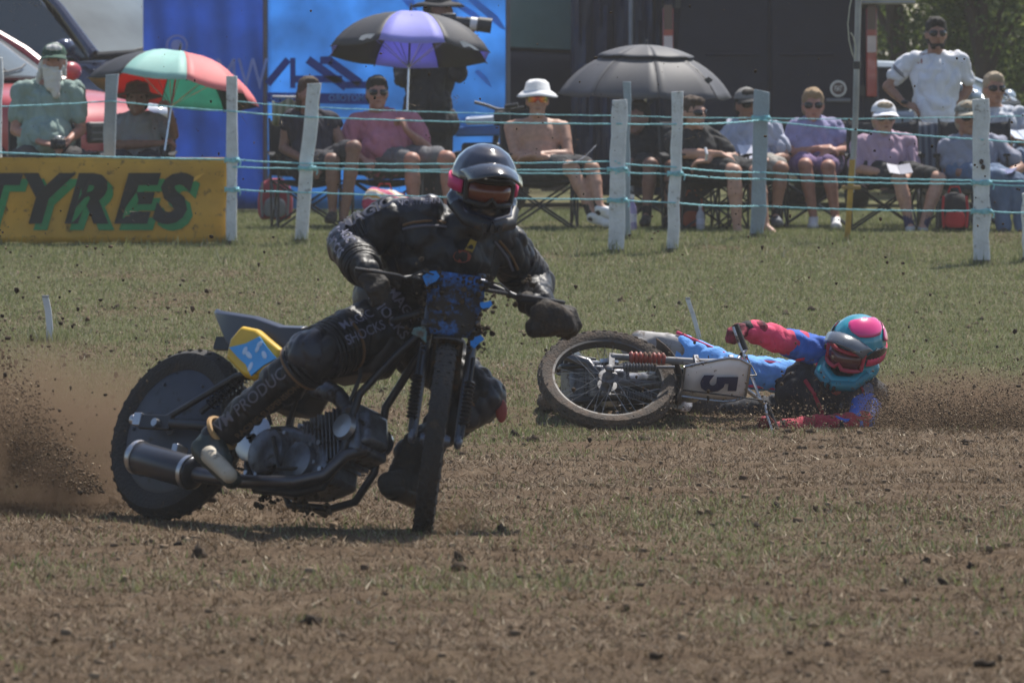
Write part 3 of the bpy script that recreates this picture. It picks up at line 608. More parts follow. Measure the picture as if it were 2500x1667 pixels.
def rope(label, pts, r=.0058, sag=.012, ties=()):
    "pts: (column, row, post key or depth)"
    P = [W(px, py, (POSTS[k] if isinstance(k, str) else k) - .055) for px, py, k in pts]; path = []
    for a, b in zip(P[:-1], P[1:]):
        n = max(4, int((b - a).length / .09))
        for i in range(n): u = i / n; path.append(lerp(a, b, u) + V(0, 0, -sag * 4 * u * (1 - u) * min(1, (b - a).length / 2) + .0016 * math.sin(i * 2.1 + a.x * 9)))
    path.append(P[-1]); o = thing('fence_rope', label, 'rope', P[0], 'ropes strung along the fence'); org = P[0]
    MB().tube(path, r, 7).build('strand', ROPE, o, org=org)
    for key, row, w in ties:
        d = POSTS[key]; px = {'a': 566, 'b': 750, 'c': 1507, 'd': 1648, 'e': 1857, 'f': 2396, 'g': 268}[key]; hw = w * d / F / 2 + .006; c = W(px, row, d)
        mb = MB()
        for j in range(3):
            z = (j - 1) * .011; mb.tube([c + V(x * hw, y * .052, z + .006 * math.sin(i * 1.9 + j)) for i, (x, y) in enumerate(((-1, -.9), (-.5, -1.02), (0, -1.03), (.5, -1.02), (1, -.9), (1.04, 0), (1, .9), (0, 1), (-1, .9), (-1.04, 0), (-1, -.9)))], r * 1.05, 6)
        mb.ell(c + V(hw * .95, -.062, 0), (.016, .014, .014)); mb.tube([c + V(hw * .95, -.066, 0), c + V(hw + .02, -.07, -.02), c + V(hw + .012, -.07, -.05)], r, 6)
        mb.build('knot', ROPE, o, org=org)
rope('top rope running from the left edge past the shirtless man', [(-30, 261, 'j'), (272, 247, 'g'), (566, 272, 'a'), (758, 286, 'b'), (1510, 303, 'c'), (1650, 303, 'd'), (1858, 293, 'e')], ties=[('e', 288, 38)])
rope('top rope slanting down from the grey post to the right edge', [(1860, 294, 'e'), (2396, 341, 'f'), (2540, 350, 'h')])
rope('thin far rope behind the heads of the seated crowd', [(560, 246, 54.0), (760, 262, 54.2), (1530, 283, 54.4), (1862, 288, 'e')], r=.004)
rope('thin far rope running behind the man in the striped shirt', [(1866, 289, 'e'), (2250, 288, 55.4), (2540, 281, 55.6)], r=.004)
rope('rope stretched along the top of the yellow banner', [(-30, 371, 'j'), (566, 389, 'a')], r=.0075, ties=[('a', 391, 28)])
rope('upper of the paired middle ropes left of the near rider', [(568, 390, 'a'), (754, 399, 'b'), (1505, 394, 'c')])
rope('lower of the paired middle ropes left of the near rider', [(568, 408, 'a'), (754, 411, 'b'), (1505, 424, 'c')], ties=[('b', 411, 36)])
rope('slack middle rope just behind the helmet of the near rider', [(752, 408, 'b'), (1100, 414, 51.6), (1505, 412, 'c')], r=.005)
rope('upper of the paired middle ropes right of the bent post', [(1508, 399, 'c'), (1650, 408, 'd'), (1858, 421, 'e'), (2396, 441, 'f'), (2540, 443, 'h')], ties=[('c', 414, 42)])
rope('lower of the paired middle ropes right of the bent post', [(1508, 421, 'c'), (1650, 425, 'd'), (1858, 437, 'e'), (2396, 449, 'f'), (2540, 455, 'h')], ties=[('d', 424, 31), ('f', 446, 42)])
rope('lowest rope left of the bent white post', [(568, 463, 'a'), (752, 470, 'b'), (1504, 487, 'c')], ties=[('a', 463, 28), ('c', 489, 42)])
rope('lowest rope right of the bent white post', [(1506, 488, 'c'), (1648, 495, 'd'), (1856, 503, 'e'), (2396, 515, 'f'), (2540, 521, 'h')], ties=[('f', 516, 42)])
# ------------------------------------------------------------ yellow tyre banner
def tyre_banner():
    d = POSTS['a'] + .10; k = d / F; org = W(290, 590, d); t = thing('advert_banner', 'yellow banner lettered TYRES in black with green shadow', 'banner', org)
    nx, nz = 40, 12; rows = []
    def surf(px, py): return W(px, py, d) - org + V(0, .012 * math.sin(px * .021) + .008 * math.sin(py * .05 + px * .006), 0)
    for i in range(nz + 1):
        py = 594 - (594 - 385) * i / nz; rows.append([surf(-60 + (562 + 60) * j / nx, py + (3 * math.sin(j * .8) if i in (0,) else 0)) for j in range(nx + 1)])
    o = MB().ring_loft(rows, close=False, caps=False).build('sheet', mat('banner_yellow', (.60, .33, .032), .55, var=.14, scale=3, dirt=.22, dirtcol=(.20, .12, .04), transl=.12), t); q = o.modifiers.new('t', 'SOLIDIFY'); q.thickness = .004
    blk = mat('banner_black', (.015, .015, .014), .6, dirt=.12); grn = mat('banner_green', (.02, .22, .07), .6, dirt=.15)
    def fn(cx, cy, off):
        s = 158.0
        return lambda x, y: surf(cx + x * s, cy - y * s) + V(0, off, 0)
    for i, (ch, cx) in enumerate((('T', -30), ('Y', 88), ('R', 205), ('E', 318), ('S', 409))):
        lettering('letter_shadow', ch, (lambda f: (lambda x, y: f(x * 1.02, y)))(fn(cx + 13, 506, -.017)), grn, o, bold=.055, shear=.28)
        lettering('letter', ch, (lambda f: (lambda x, y: f(x * 1.02, y)))(fn(cx, 491, -.023)), blk, o, bold=.05, shear=.28)
    sw = MB(); sw.add([surf(440, 447) + V(0, -.02, 0), surf(502, 421) + V(0, -.02, 0), surf(480, 440) + V(0, -.02, 0), surf(448, 455) + V(0, -.02, 0)], [(0, 1, 2, 3)]); sw.build('letter_swoosh', mat('banner_light', (.75, .42, .06), .5), o, smooth=False)
tyre_banner()
# ------------------------------------------------------------ track markers and the lashed pole
def marker(label, px0, py0, px1, py1, w):
    d = ground_depth(py0); b = W(px0, py0, d); t = W(px1, py1, d) - b; o = thing('track_marker', label, 'marker', b, 'white track markers'); e = w * d / F / 2
    MB().ring_loft([[t * u + V(x * e, y * e * .5, 0) + V(bend * (t.x * .0 + .02 * w / 10), 0, 0) for x, y in ((-1, -1), (1, -1), (1, 1), (-1, 1))] for u, bend in ((-.1, 0), (.35, .35), (.7, .3), (1, 0))]).build('stake', mat('chalky_white', (.62, .62, .66), .8, dirt=.18), o, bevel=.002)
    MB().box(t + V(0, 0, .006), (e * 2.1, e * 1.2, .014)).build('tip', mat('grimy_tip', (.3, .3, .32), .8), o, bevel=.002)
marker('short white marker stake on the grass at left', 120, 835, 111, 726, 16)
marker('thin bent white marker behind the fallen bike', 1712, 852, 1679, 731, 11)
def lashed_pole():
    d = 54.0; b = W(2068, 606, d); o = thing('lashed_pole', 'grey metal pole lashed to a yellow wooden stake beside the dark van', 'pole', b)
    MB().tube([W(2096, -20, d) - b, W(2088, 300, d) - b, W(2078, 470, d) - b], .024, 12).build('pole_tube', mat('galvanised', (.30, .30, .30), .5, .5, var=.2), o)
    MB().ring_loft([[W(px, py, d - .03) - b + V(x * .022, y * .02, 0) for x, y in ((-1, -1), (1, -1), (1, 1), (-1, 1))] for px, py in ((2067, 612), (2075, 480), (2081, 390))]).build('stake', mat('yellow_stake', (.45, .26, .04), .7, var=.2, scale=12), o, bevel=.003)
    MB().box(W(2078, 458, d - .03) - b, (.15, .06, .03)).build('bracket', mat('yellow_bracket', (.30, .18, .05), .6), o, bevel=.004)
    for py in (160, 440): MB().lathe([(.026, -.03), (.032, -.03), (.032, .03), (.026, .03)], W(2092 if py < 300 else 2080, py, d) - b, (0, 0, 1), 14).build('clamp', BLACKPL, o)
    MB().tube([W(a, c, d - .04) - b for a, c in ((2082, -15), (2074, 20), (2070, 60), (2073, 100), (2080, 130), (2087, 148), (2090, 120), (2084, 92), (2077, 80))], .006, 6).build('cord_loop', mat('cream_cord', (.42, .40, .32), .8), o)
    MB().tube([W(a, c, d - .12) - b for a, c in ((2070, 596), (2085, 594), (2105, 600), (2125, 604))], .006, 6).build('loose_cord', mat('cream_cord', (.42, .40, .32), .8), o)
lashed_pole()
def awning_edge():
    d = 66.0; b = W(2165, 9, d); g = tz(d); o = thing('awning', 'cream awning edge above the right corner of the dark van', 'awning', V(b.x, d, b.z))
    MB().box((0, .4, .05), (.55, .9, .10)).build('canvas', mat('cream_canvas', (.42, .37, .24), .8), o, bevel=.01); MB().tube([(-.27, -.04, .01), (.27, -.04, .01)], .02, 8).build('rail', mat('galvanised', (.3, .3, .3)), o)
    MB().tube([(-.27, -.02, 0), (-.30, .3, -.5)], .012, 6).build('strut', BLACKPL, o)
awning_edge()

def post_tufts():
    rr = random.Random(21); co = []
    for o in [q for q in bpy.data.objects if q.name.startswith(('fence_post', 'lashed_pole', 'track_marker'))]:
        for _ in range(130):
            x_ = o.location.x + rr.gauss(0, .075); y_ = o.location.y + rr.gauss(-.02, .06); z_ = float(gz(x_, y_)) - .005; h = rr.uniform(.03, .13); a = rr.random() * 6.28; w = .0045; l = h * rr.uniform(.1, .6); b = rr.random() * 6.28
            co += [(x_ - math.cos(a) * w, y_ - math.sin(a) * w, z_), (x_ + math.cos(a) * w, y_ + math.sin(a) * w, z_), (x_ + math.cos(b) * l, y_ + math.sin(b) * l, z_ + h)]
    tag(raw_mesh('post_tufts', co, np.arange(len(co)), GR), 'tufts of unmown grass growing against posts and stakes', 'grass', kind='stuff')
post_tufts()
# ------------------------------------------------------------ people watching
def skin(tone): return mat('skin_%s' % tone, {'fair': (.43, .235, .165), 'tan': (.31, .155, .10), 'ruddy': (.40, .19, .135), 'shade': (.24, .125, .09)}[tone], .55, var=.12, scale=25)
def cloth(name, col, **k): return mat(name, col, k.pop('rough', .85), var=k.pop('var', .10), bump=.25, bscale=90, **k)
def hand_prims(w, dv, nv, curl=.5, s=1.0, side=1):
    d = Vector(dv).normalized(); n = Vector(nv); n = (n - d * n.dot(d)).normalized(); q = d.cross(n) * side; out = []
    for i in range(4):
        o = (i - 1.5) * .019 * s; k = w + d * (.088 - .005 * abs(i - 1.2)) * s + q * o; out.append(('c', w + q * o * .6 + d * .012, k, .0155 * s, .0125 * s))
        L = (.040, .045, .042, .033)[i] * s; c = curl * (1 + .12 * i); e1 = d * math.cos(c) + n * math.sin(c); e2 = d * math.cos(2.1 * c) + n * math.sin(2.1 * c); e3 = d * math.cos(2.9 * c) + n * math.sin(2.9 * c)
        a = k + e1 * L; b = a + e2 * L * .75; out += [('c', k, a, .0105 * s, .0098 * s), ('c', a, b, .0098 * s, .0092 * s), ('c', b, b + e3 * L * .55, .0092 * s, .0078 * s)]
    t0 = w + d * .03 * s + q * .026 * s; t1 = t0 + (d * .55 + q * .65 + n * .3).normalized() * .04 * s; t2 = t1 + (d * .85 + q * .2 + n * (.3 + curl * .5)).normalized() * .034 * s
    return out + [('c', w, t0, .017 * s, .015 * s), ('c', t0, t1, .014 * s, .0118 * s), ('c', t1, t2, .0115 * s, .0092 * s)]
def head_prims(c, R, s=1.0, fat=1.0):
    def p(x, y, z): return c + R @ V(x * s, y * s, z * s)
    e = lambda q, r: ('e', p(*q), tuple(a * s for a in r), R)
    return [e((0, .012, .028), (.074, .094, .088)), e((0, -.022, -.012), (.066 * fat, .074, .085)), e((0, -.03, -.068), (.054 * fat, .06, .045)), e((0, -.078, -.098), (.024, .022, .018)), ('c', p(-.03, -.083, .030), p(.03, -.083, .030), .014 * s, .014 * s),
            ('c', p(0, -.090, .022), p(0, -.112, -.022), .009 * s, .013 * s), e((.014, -.096, -.026), (.011, .012, .009)), e((-.014, -.096, -.026), (.011, .012, .009)), ('c', p(-.018, -.088, -.056), p(.018, -.088, -.056), .010 * s, .010 * s), e((.036, -.072, -.018), (.022, .018, .018)), e((-.036, -.072, -.018), (.022, .018, .018)),
            e((.074, .012, -.008), (.010, .02, .032)), e((-.074, .012, -.008), (.010, .02, .032)), ('c', p(0, .02, -.06), p(0, .035, -.15), .058 * s, .062 * s)]
def euler(yaw=0, pitch=0, roll=0): return (Matrix.Rotation(yaw, 3, 'Z') @ Matrix.Rotation(pitch, 3, 'X') @ Matrix.Rotation(roll, 3, 'Y'))
def person(label, d, head, pelvis, J, tone='fair', yaw=0, pitch=0, roll=0, bulk=1.0, belly=0., shirt=None, sleeve=.62, legs=None, legw='shorts', shoe=None, sock=None, barefoot=False, hair=None, hairlen=0, hat=None, shades=None, glasses=None, beard=None, stand=False, hs=1.17, collar=False, fat=1.0, curl=.55, mouth=True, name='person'):
    "J: joint -> (column, row, depth offset). l/r are left/right as seen in the photo"
    g = tz(d); P = {k: W(a, b, d + c) for k, (a, b, c) in J.items()}; hd = W(head[0], head[1], d + (head[2] if len(head) > 2 else -.03)); pv = W(pelvis[0], pelvis[1], d)
    root = thing('person', label, 'person', V(pv.x, d - (.0 if stand else .3), g), 'spectators behind the rope'); org = root.location.copy(); R = euler(yaw, pitch, roll); sk = skin(tone)
    nk = hd + R @ V(0, .03, -.125 * hs); P.setdefault('ls', V(pv.x - .185, d + .03, nk.z - .07)); P.setdefault('rs', V(pv.x + .185, d + .03, nk.z - .07)); sh = (P['ls'] + P['rs']) / 2; B = bulk * 1.10
    hl, hr = pv + V(-.09, 0, 0), pv + V(.09, 0, 0); ch = lerp(pv, sh, .68) + V(0, -.01, 0); bl = lerp(pv, sh, .30) + V(0, -.03 - belly * .5, 0)
    tor = [('c', hl, hr, .115 * B, .115 * B), ('e', bl, ((.155 + belly * .4) * B, (.115 + belly) * B, .17)), ('e', ch, (.17 * B, .115 * B, .19)), ('c', lerp(sh, P['ls'], .72), lerp(sh, P['rs'], .72), .078, .078), ('c', nk + V(0, .01, -.02), lerp(sh, P['ls'], .85), .052, .056), ('c', nk + V(0, .01, -.02), lerp(sh, P['rs'], .85), .052, .056)]
    arms = []; handp = []
    for s in 'lr':
        if s + 'e' not in P: continue
        S, E_, w = P[s + 's'], P[s + 'e'], P[s + 'w']; arms += [('c', S, lerp(S, E_, .45), .054 * B, .05 * B), ('c', lerp(S, E_, .3), E_, .05 * B, .040 * B), ('c', E_, lerp(E_, w, .4), .041 * B, .041 * B), ('c', lerp(E_, w, .35), w, .041 * B, .027)]
        f = P.get(s + 'f'); dv = (f - w) if f is not None else (w - E_); handp += hand_prims(w, dv, V(0, 0, -1) + V((1 if s == 'l' else -1) * .4, .4, 0), curl, 1.15, 1 if s == 'l' else -1)
    lg = []; foot = []; shoes = []; socks = []
    for s, h in (('l', hl), ('r', hr)):
        if s + 'k' not in P: continue
        k, a = P[s + 'k'], P[s + 'a']; lg += [('c', h, lerp(h, k, .5), .098 * B, .084 * B), ('c', lerp(h, k, .4), k, .086 * B, .060 * B), ('c', k, lerp(k, a, .35), .058, .060 * B), ('c', lerp(k, a, .3), a, .060 * B, .036)]
        t = P.get(s + 't', a + V(.02 if s == 'r' else -.02, -.16, -.045)); fd = (t - a).normalized(); heel = a + V(0, .03, -.045)
        foot += [('c', heel, a, .034, .036), ('c', heel + V(0, 0, .0), t, .033, .030), ('c', a, lerp(heel, t, .6) + V(0, 0, .02), .036, .03)]; shoes.append([('c', heel, t, .044, .042), ('c', a + V(0, 0, -.02), lerp(heel, t, .55) + V(0, 0, .018), .046, .04), ('c', lerp(heel, t, .8) + V(-.015, 0, -.01), lerp(heel, t, .8) + V(.015, 0, -.01), .036, .036)]); socks.append(('c', a + (k - a).normalized() * .11, a + V(0, 0, -.03), .045, .042))
    fuse('body', head_prims(hd, R, hs, fat) + [('c', hd + R @ V(0, .03, -.11), nk + V(0, .01, -.03), .066, .072)] + ([(p[0], p[1], tuple(q * .86 for q in p[2])) if p[0] == 'e' else ('c', p[1], p[2], p[3] * .88, p[4] * .88) for p in tor[:4]] + tor[4:] if shirt else tor) + arms + handp + (lg + foot if lg else []), sk, root, org, .0115, 3)
    if shirt:
        inf = [tuple([p[0], p[1], (p[2], tuple(q + .014 for q in p[2]))[p[0] == 'e']] + ([p[3] + .014, p[4] + .014] if p[0] == 'c' else [])) for p in tor]
        inf = inf[:4] + [('c', lerp(pv, sh, .12), lerp(pv, sh, .78), .150 * B, .150 * B), ('c', lerp(pv, sh, .25) + V(-.05, 0, 0), lerp(sh, P['ls'], .55) + V(0, 0, -.08), .12 * B, .10), ('c', lerp(pv, sh, .25) + V(.05, 0, 0), lerp(sh, P['rs'], .55) + V(0, 0, -.08), .12 * B, .10)] + [('c', lerp(sh, P[s + 's'], .38) + V(0, .01, .012), lerp(sh, P[s + 's'], .9), .058, .068) for s in 'lr']
        for s in 'lr':
            if s + 'e' in P: S, E_ = P[s + 's'], P[s + 'e']; inf.append(('c', S, lerp(S, E_, sleeve), .064 * B, .066 * B)); 
            if s + 'e' in P and sleeve >= 1: inf.append(('c', P[s + 'e'], lerp(P[s + 'e'], P[s + 'w'], .9), .058 * B, .042))
        fuse('shirt', inf, shirt, root, org, .0115, 7, .018, 9, random.random() * 50, .022, 11)
        if collar:
            for s in (-1, 1): MB().add([nk + V(s * .02, -.075, -.055), nk + V(s * .075, -.05, -.01), nk + V(s * .085, -.075, -.065), nk + V(s * .045, -.10, -.105)], [(0, 1, 2, 3)]).build('collar', shirt, root, org).modifiers.new('t', 'SOLIDIFY').thickness = .006
    if legs and lg:
        u = .78 if legw == 'shorts' else .97; lp = [('c', hl, hr, .135 * B, .135 * B)]
        for s, h in (('l', hl), ('r', hr)):
            if s + 'k' not in P: continue
            k, a = P[s + 'k'], P[s + 'a']; lp += [('c', h, lerp(h, k, u), .114 * B, .088 * B if legw == 'shorts' else .076 * B)]
            if legw != 'shorts': lp += [('c', k, lerp(k, a, .95), .074 * B, .060)]
        fuse('shorts' if legw == 'shorts' else 'trousers', lp, legs, root, org, .0125, 4, .010, 9, random.random() * 50, .012, 12)
    if shoe:
        for q in shoes: fuse('shoe', q, shoe, root, org, .009, 2)
    if sock:
        for q in socks: MB().capsule(*q[1:]).build('sock', sock, root, org)
    def hp(x, y, z): return hd + R @ V(x * hs, y * hs, z * hs)
    if hair:
        hs_ = [('e', hp(0, .022, .046), (.083 * hs, .098 * hs, .088 * hs), R), ('e', hp(0, .05, -.01), (.082 * hs, .078 * hs, .09 * hs), R), ('e', hp(0, -.045, .088), (.062 * hs, .045 * hs, .035 * hs), R)]
        if hairlen: hs_ += [('c', hp(s * .062, .035, .0), hp(s * .07, .04, -.06 - hairlen), .036, .026) for s in (-1, 1)] + [('c', hp(0, .07, 0), hp(0, .08, -.06 - hairlen), .06, .045)]
        fuse('hair', hs_, hair, root, org, .011, 2, .009, 34, random.random() * 9)
    if beard:
        fuse('beard', [('e', hp(0, -.055, -.088), (.066, .055, .055), R), ('c', hp(0, -.070, -.10), hp(.02, -.085, -.24), .062, .032), ('c', hp(-.04, -.05, -.06), hp(-.02, -.07, -.17), .05, .05), ('c', hp(-.055, -.01, -.04), hp(-.03, -.05, -.12), .024, .036), ('c', hp(.055, -.01, -.04), hp(.03, -.05, -.12), .024, .036), ('c', hp(-.03, -.095, -.048), hp(.03, -.095, -.048), .016, .016), ('c', hp(-.075, .03, -.0), hp(-.115, .03, -.15), .036, .026)], beard, root, org, .009, 2, .010, 28)
    if shades or glasses:
        mm = shades or glasses
        pts = [hp(math.sin(a) * .079, -.012 - math.cos(a) * .086, .012) for a in [math.radians(q) for q in range(-90, 91, 10)]]
        gl = MB()
        for s in (-1, 1):
            quad = []
            for a in range(6, 56, 6):
                t = math.radians(a * s); hgt = .022 * math.sin(math.radians((a - 2) / 54 * 180)) ** .5; quad.append((hp(math.sin(t) * .077, -.022 - math.cos(t) * .084, .014 + hgt * .75), hp(math.sin(t) * .077, -.022 - math.cos(t) * .084, .006 - hgt * 1.1)))
            gl.ring_loft([[a, b] for a, b in quad], close=False, caps=False)
        o = gl.build('sunglasses' if shades else 'spectacles', mm, root, org); q = o.modifiers.new('t', 'SOLIDIFY'); q.thickness = .004
        MB().tube(pts, .0038 if shades else .0025, 6).build('glasses_frame', mat('frame_black', (.012, .012, .012), .3), o, org)
    if not shades:
        for s in (-1, 1): MB().ell(hp(s * .032, -.079, .008), (.014, .010, .008)).build('eye', mat('eye_dark', (.03, .025, .022), .2), root, org)
    if mouth: MB().ell(hp(0, -.097, -.058), (.019, .006, .0055), R).build('mouth', mat('lips', (.20, .07, .06), .5), root, org)
    if hat:
        kind, hm = hat[:2]
        if kind == 'cap':
            rows = []
            for i in range(7):
                t = i / 6 * math.pi / 2; rows.append([hp(math.cos(t) * .090 * math.cos(a), .014 + math.cos(t) * .108 * math.sin(a), .048 + math.sin(t) * .085) for a in [2 * math.pi * j / 24 for j in range(24)]])
            o = MB().ring_loft(rows).build('cap', hm, root, org)
            rows = []
            for i in range(5):
                rows.append([hp(math.sin(a) * .088 * (1 + .06 * i), -.012 + -math.cos(a) * (.082 + .019 * i), .050 - .006 * i - .018 * (math.sin(a) ** 2) * (.4 + i * .15)) for a in [math.radians(q) for q in range(-66, 67, 11)]])
            q = MB().ring_loft(rows, close=False, caps=False).build('cap_peak', hat[2] if len(hat) > 2 else hm, o, org).modifiers.new('t', 'SOLIDIFY'); q.thickness = .006
            MB().ell(hp(0, .014, .134), (.008, .008, .005)).build('cap_button', hm, o, org)
        if kind in ('bucket', 'brim'):
            prof = [(.01, .150), (.06, .143), (.082, .125), (.094, .074), (.104, .066), (.130, .048), (.148, .030)] if kind == 'bucket' else [(.01, .125), (.05, .13), (.08, .115), (.094, .055), (.11, .045), (.15, .04), (.185, .02)]
            rows = [[hp(math.cos(a) * r, .01 + math.sin(a) * r * 1.1, z + .006 * math.sin(3 * a)) for a in [2 * math.pi * j / 28 for j in range(28)]] for r, z in prof]
            MB().ring_loft(rows, caps=False).build('sun_hat', hm, root, org).modifiers.new('t', 'SOLIDIFY').thickness = .005
    root['_'] = 0; del root['_']
    return root, P, hp
HB = cloth('hair_brown', (.055, .033, .02)); HG = cloth('hair_grey_blond', (.30, .24, .17)); HD = cloth('hair_dark', (.02, .016, .013)); HS = cloth('hair_sandy', (.27, .18, .10)); WHITEHAIR = cloth('hair_white', (.62, .61, .58))
SHADES = mat('shades_black', (.010, .010, .011), .1); BLKC = cloth('cloth_black', (.016, .016, .018)); GREY = cloth('cloth_grey', (.17, .18, .20)); NAVYC = cloth('cloth_navy', (.02, .024, .05)); WHITEC = cloth('cloth_white', (.74, .74, .78)); KHAKI = cloth('cloth_khaki', (.20, .17, .13)); DENIM = cloth('cloth_denim', (.10, .15, .24), var=.2)
WHITESHOE = mat('white_shoe', (.68, .68, .70), .6); BLKSHOE = mat('black_shoe', (.02, .02, .022), .6)
# bearded man with a camera
r1, p1, h1 = person('white-bearded man in green cap and green polo shirt holding a camera', 57.0, (132, 150), (112, 385), {'ls': (52, 222, .05), 'rs': (186, 222, .05), 'le': (38, 318, .0), 'lw': (100, 348, -.28), 'lf': (130, 352, -.30), 're': (197, 318, -.02), 'rw': (168, 342, -.30), 'rf': (150, 356, -.34), 'lk': (50, 388, -.42), 'la': (60, 520, -.45), 'rk': (190, 388, -.42), 'ra': (185, 520, -.45)}, 'ruddy', bulk=1.12, belly=.06, shirt=cloth('polo_green', (.24, .33, .30)), legs=cloth('trouser_dark', (.05, .045, .045)), legw='long', shoe=BLKSHOE, hair=WHITEHAIR, hairlen=.03, beard=WHITEHAIR, hat=('cap', cloth('cap_green', (.02, .07, .045))), collar=True)
MB().ell(h1(0, -.094, .092), (.022, .008, .02)).build('cap_badge', mat('badge_pale', (.55, .52, .5), .6), r1, r1.location)
def compact_camera(label, c, yaw, s=1.0):
    t = thing('camera', label, 'camera', c); t.rotation_euler = (0, 0, yaw)
    MB().box((0, 0, 0), (.125 * s, .05 * s, .085 * s)).build('camera_body', BLACKPL, t, bevel=.01); MB().lathe([(.001, .095), (.028, .09), (.036, .085), (.036, .0), (.03, 0)], (0, 0, -.005), (0, -1, 0), 20).build('lens', mat('lens_black', (.02, .02, .022), .25), t)
    MB().box((0, 0, .052 * s), (.05, .04, .03)).build('viewfinder', mat('camera_silver', (.55, .55, .56), .3, .7), t, bevel=.006); MB().ell((.045, -.0, .05), (.012, .012, .01)).build('shutter_button', CHROME, t)
compact_camera('small black and silver camera held by the bearded man', W(142, 352, 56.62), .35)
# sitter under the green umbrella
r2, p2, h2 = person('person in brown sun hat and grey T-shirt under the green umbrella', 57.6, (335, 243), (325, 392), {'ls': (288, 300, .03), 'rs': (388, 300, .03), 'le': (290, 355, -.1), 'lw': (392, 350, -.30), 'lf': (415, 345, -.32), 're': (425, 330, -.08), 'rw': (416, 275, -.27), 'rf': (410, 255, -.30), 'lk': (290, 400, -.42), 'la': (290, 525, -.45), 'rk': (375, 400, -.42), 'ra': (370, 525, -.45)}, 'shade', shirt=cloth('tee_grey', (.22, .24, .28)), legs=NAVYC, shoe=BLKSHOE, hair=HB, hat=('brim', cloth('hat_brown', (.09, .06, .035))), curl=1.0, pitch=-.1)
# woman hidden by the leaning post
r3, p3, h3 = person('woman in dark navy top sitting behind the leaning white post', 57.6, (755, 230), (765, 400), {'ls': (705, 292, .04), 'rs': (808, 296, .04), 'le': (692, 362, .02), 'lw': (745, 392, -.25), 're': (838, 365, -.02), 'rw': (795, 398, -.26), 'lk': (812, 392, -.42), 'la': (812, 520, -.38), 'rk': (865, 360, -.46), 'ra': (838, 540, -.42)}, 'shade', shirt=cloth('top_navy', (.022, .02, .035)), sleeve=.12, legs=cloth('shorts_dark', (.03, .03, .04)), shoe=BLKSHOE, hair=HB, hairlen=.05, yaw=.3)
# man in pink
r4, p4, h4 = person('man in pink T-shirt and dark sunglasses below the blue umbrella', 57.8, (921, 228), (945, 392), {'ls': (868, 298, .04), 'rs': (1005, 298, .04), 'le': (848, 362, -.02), 'lw': (890, 392, -.26), 're': (1042, 362, -.04), 'rw': (992, 318, -.24), 'rf': (985, 300, -.24), 'lk': (1006, 392, -.40), 'la': (1010, 535, -.42), 'rk': (1092, 388, -.38), 'ra': (1098, 535, -.40)}, 'ruddy', yaw=.12, bulk=1.12, belly=.04, fat=1.1, shirt=cloth('tee_pink', (.47, .17, .23)), legs=cloth('shorts_grey', (.12, .12, .13)), shoe=BLKSHOE, hair=HD, shades=SHADES, curl=1.1)
# shirtless man
r5, p5, h5 = person('shirtless man in white bucket hat and orange mirrored sunglasses', 57.2, (1312, 246), (1318, 405), {'ls': (1246, 312, .03), 'rs': (1376, 312, .03), 'le': (1258, 380, -.10), 'lw': (1335, 384, -.27), 'lf': (1362, 386, -.27), 're': (1388, 378, -.10), 'rw': (1300, 378, -.23), 'rf': (1275, 382, -.20), 'lk': (1396, 412, -.42), 'la': (1445, 520, -.50), 'lt': (1492, 545, -.58), 'rk': (1446, 412, -.40), 'ra': (1464, 505, -.55), 'rt': (1505, 525, -.62)}, 'fair', bulk=1.02, legs=cloth('shorts_charcoal', (.035, .035, .04)), shoe=WHITESHOE, sock=BLKC, hat=('bucket', cloth('hat_white', (.72, .72, .73))), hair=HD, yaw=.05, shades=None, mouth=True)
def mirror_shades():
    m = bpy.data.materials.new('mirror_lens'); m.use_nodes = True; N = m.node_tree.nodes; Lk = m.node_tree.links; b = N['Principled BSDF']; b.inputs['Roughness'].default_value = .12; b.inputs['Metallic'].default_value = .5
    tc = N.new('ShaderNodeTexCoord'); sx = N.new('ShaderNodeSeparateXYZ'); Lk.new(tc.outputs['Generated'], sx.inputs[0]); r = N.new('ShaderNodeValToRGB'); Lk.new(sx.outputs[0], r.inputs[0]); el = r.color_ramp.elements
    for _ in range(3): el.new(.5)
    for e, (p, c) in zip(el, ((0, (.55, .6, .1)), (.22, (.9, .25, .02)), (.5, (.7, .03, .03)), (.8, (.9, .35, .03)), (1, (.3, .6, .2)))): e.position = p; e.color = (*c, 1)
    Lk.new(r.outputs[0], b.inputs['Base Color'])
    mb = MB(); mb.ring_loft([[h5(math.sin(a) * .080, -.022 - math.cos(a) * .088, .038), h5(math.sin(a) * .080, -.026 - math.cos(a) * .089, .012), h5(math.sin(a) * .078, -.022 - math.cos(a) * .084, -.014 + .016 * (abs(a) < .15))] for a in [math.radians(q) for q in range(-62, 63, 8)]], close=False, caps=False)
    o = mb.build('mirrored_sunglasses', m, r5, r5.location); o.modifiers.new('t', 'SOLIDIFY').thickness = .005
    MB().tube([h5(math.sin(a) * .082, -.02 - math.cos(a) * .087, .04) for a in [math.radians(q) for q in range(-92, 93, 8)]], .004, 6).build('glasses_frame', SHADES, o, r5.location)
mirror_shades()
# shaded sitter in black
r6, p6, h6 = person('person in black clothes in the shade of the black umbrella', 57.8, (1556, 288), (1585, 405), {'ls': (1530, 345, .04), 'rs': (1628, 345, .04), 'le': (1520, 400, .0), 'lw': (1575, 392, -.28), 're': (1640, 398, .0), 'rw': (1600, 392, -.28), 'lk': (1588, 402, -.42), 'la': (1578, 528, -.42), 'rk': (1640, 408, -.42), 'ra': (1632, 530, -.42)}, 'shade', shirt=BLKC, legs=BLKC, shoe=BLKSHOE, sock=BLKC, hair=HD, hairlen=.04, yaw=-.4)
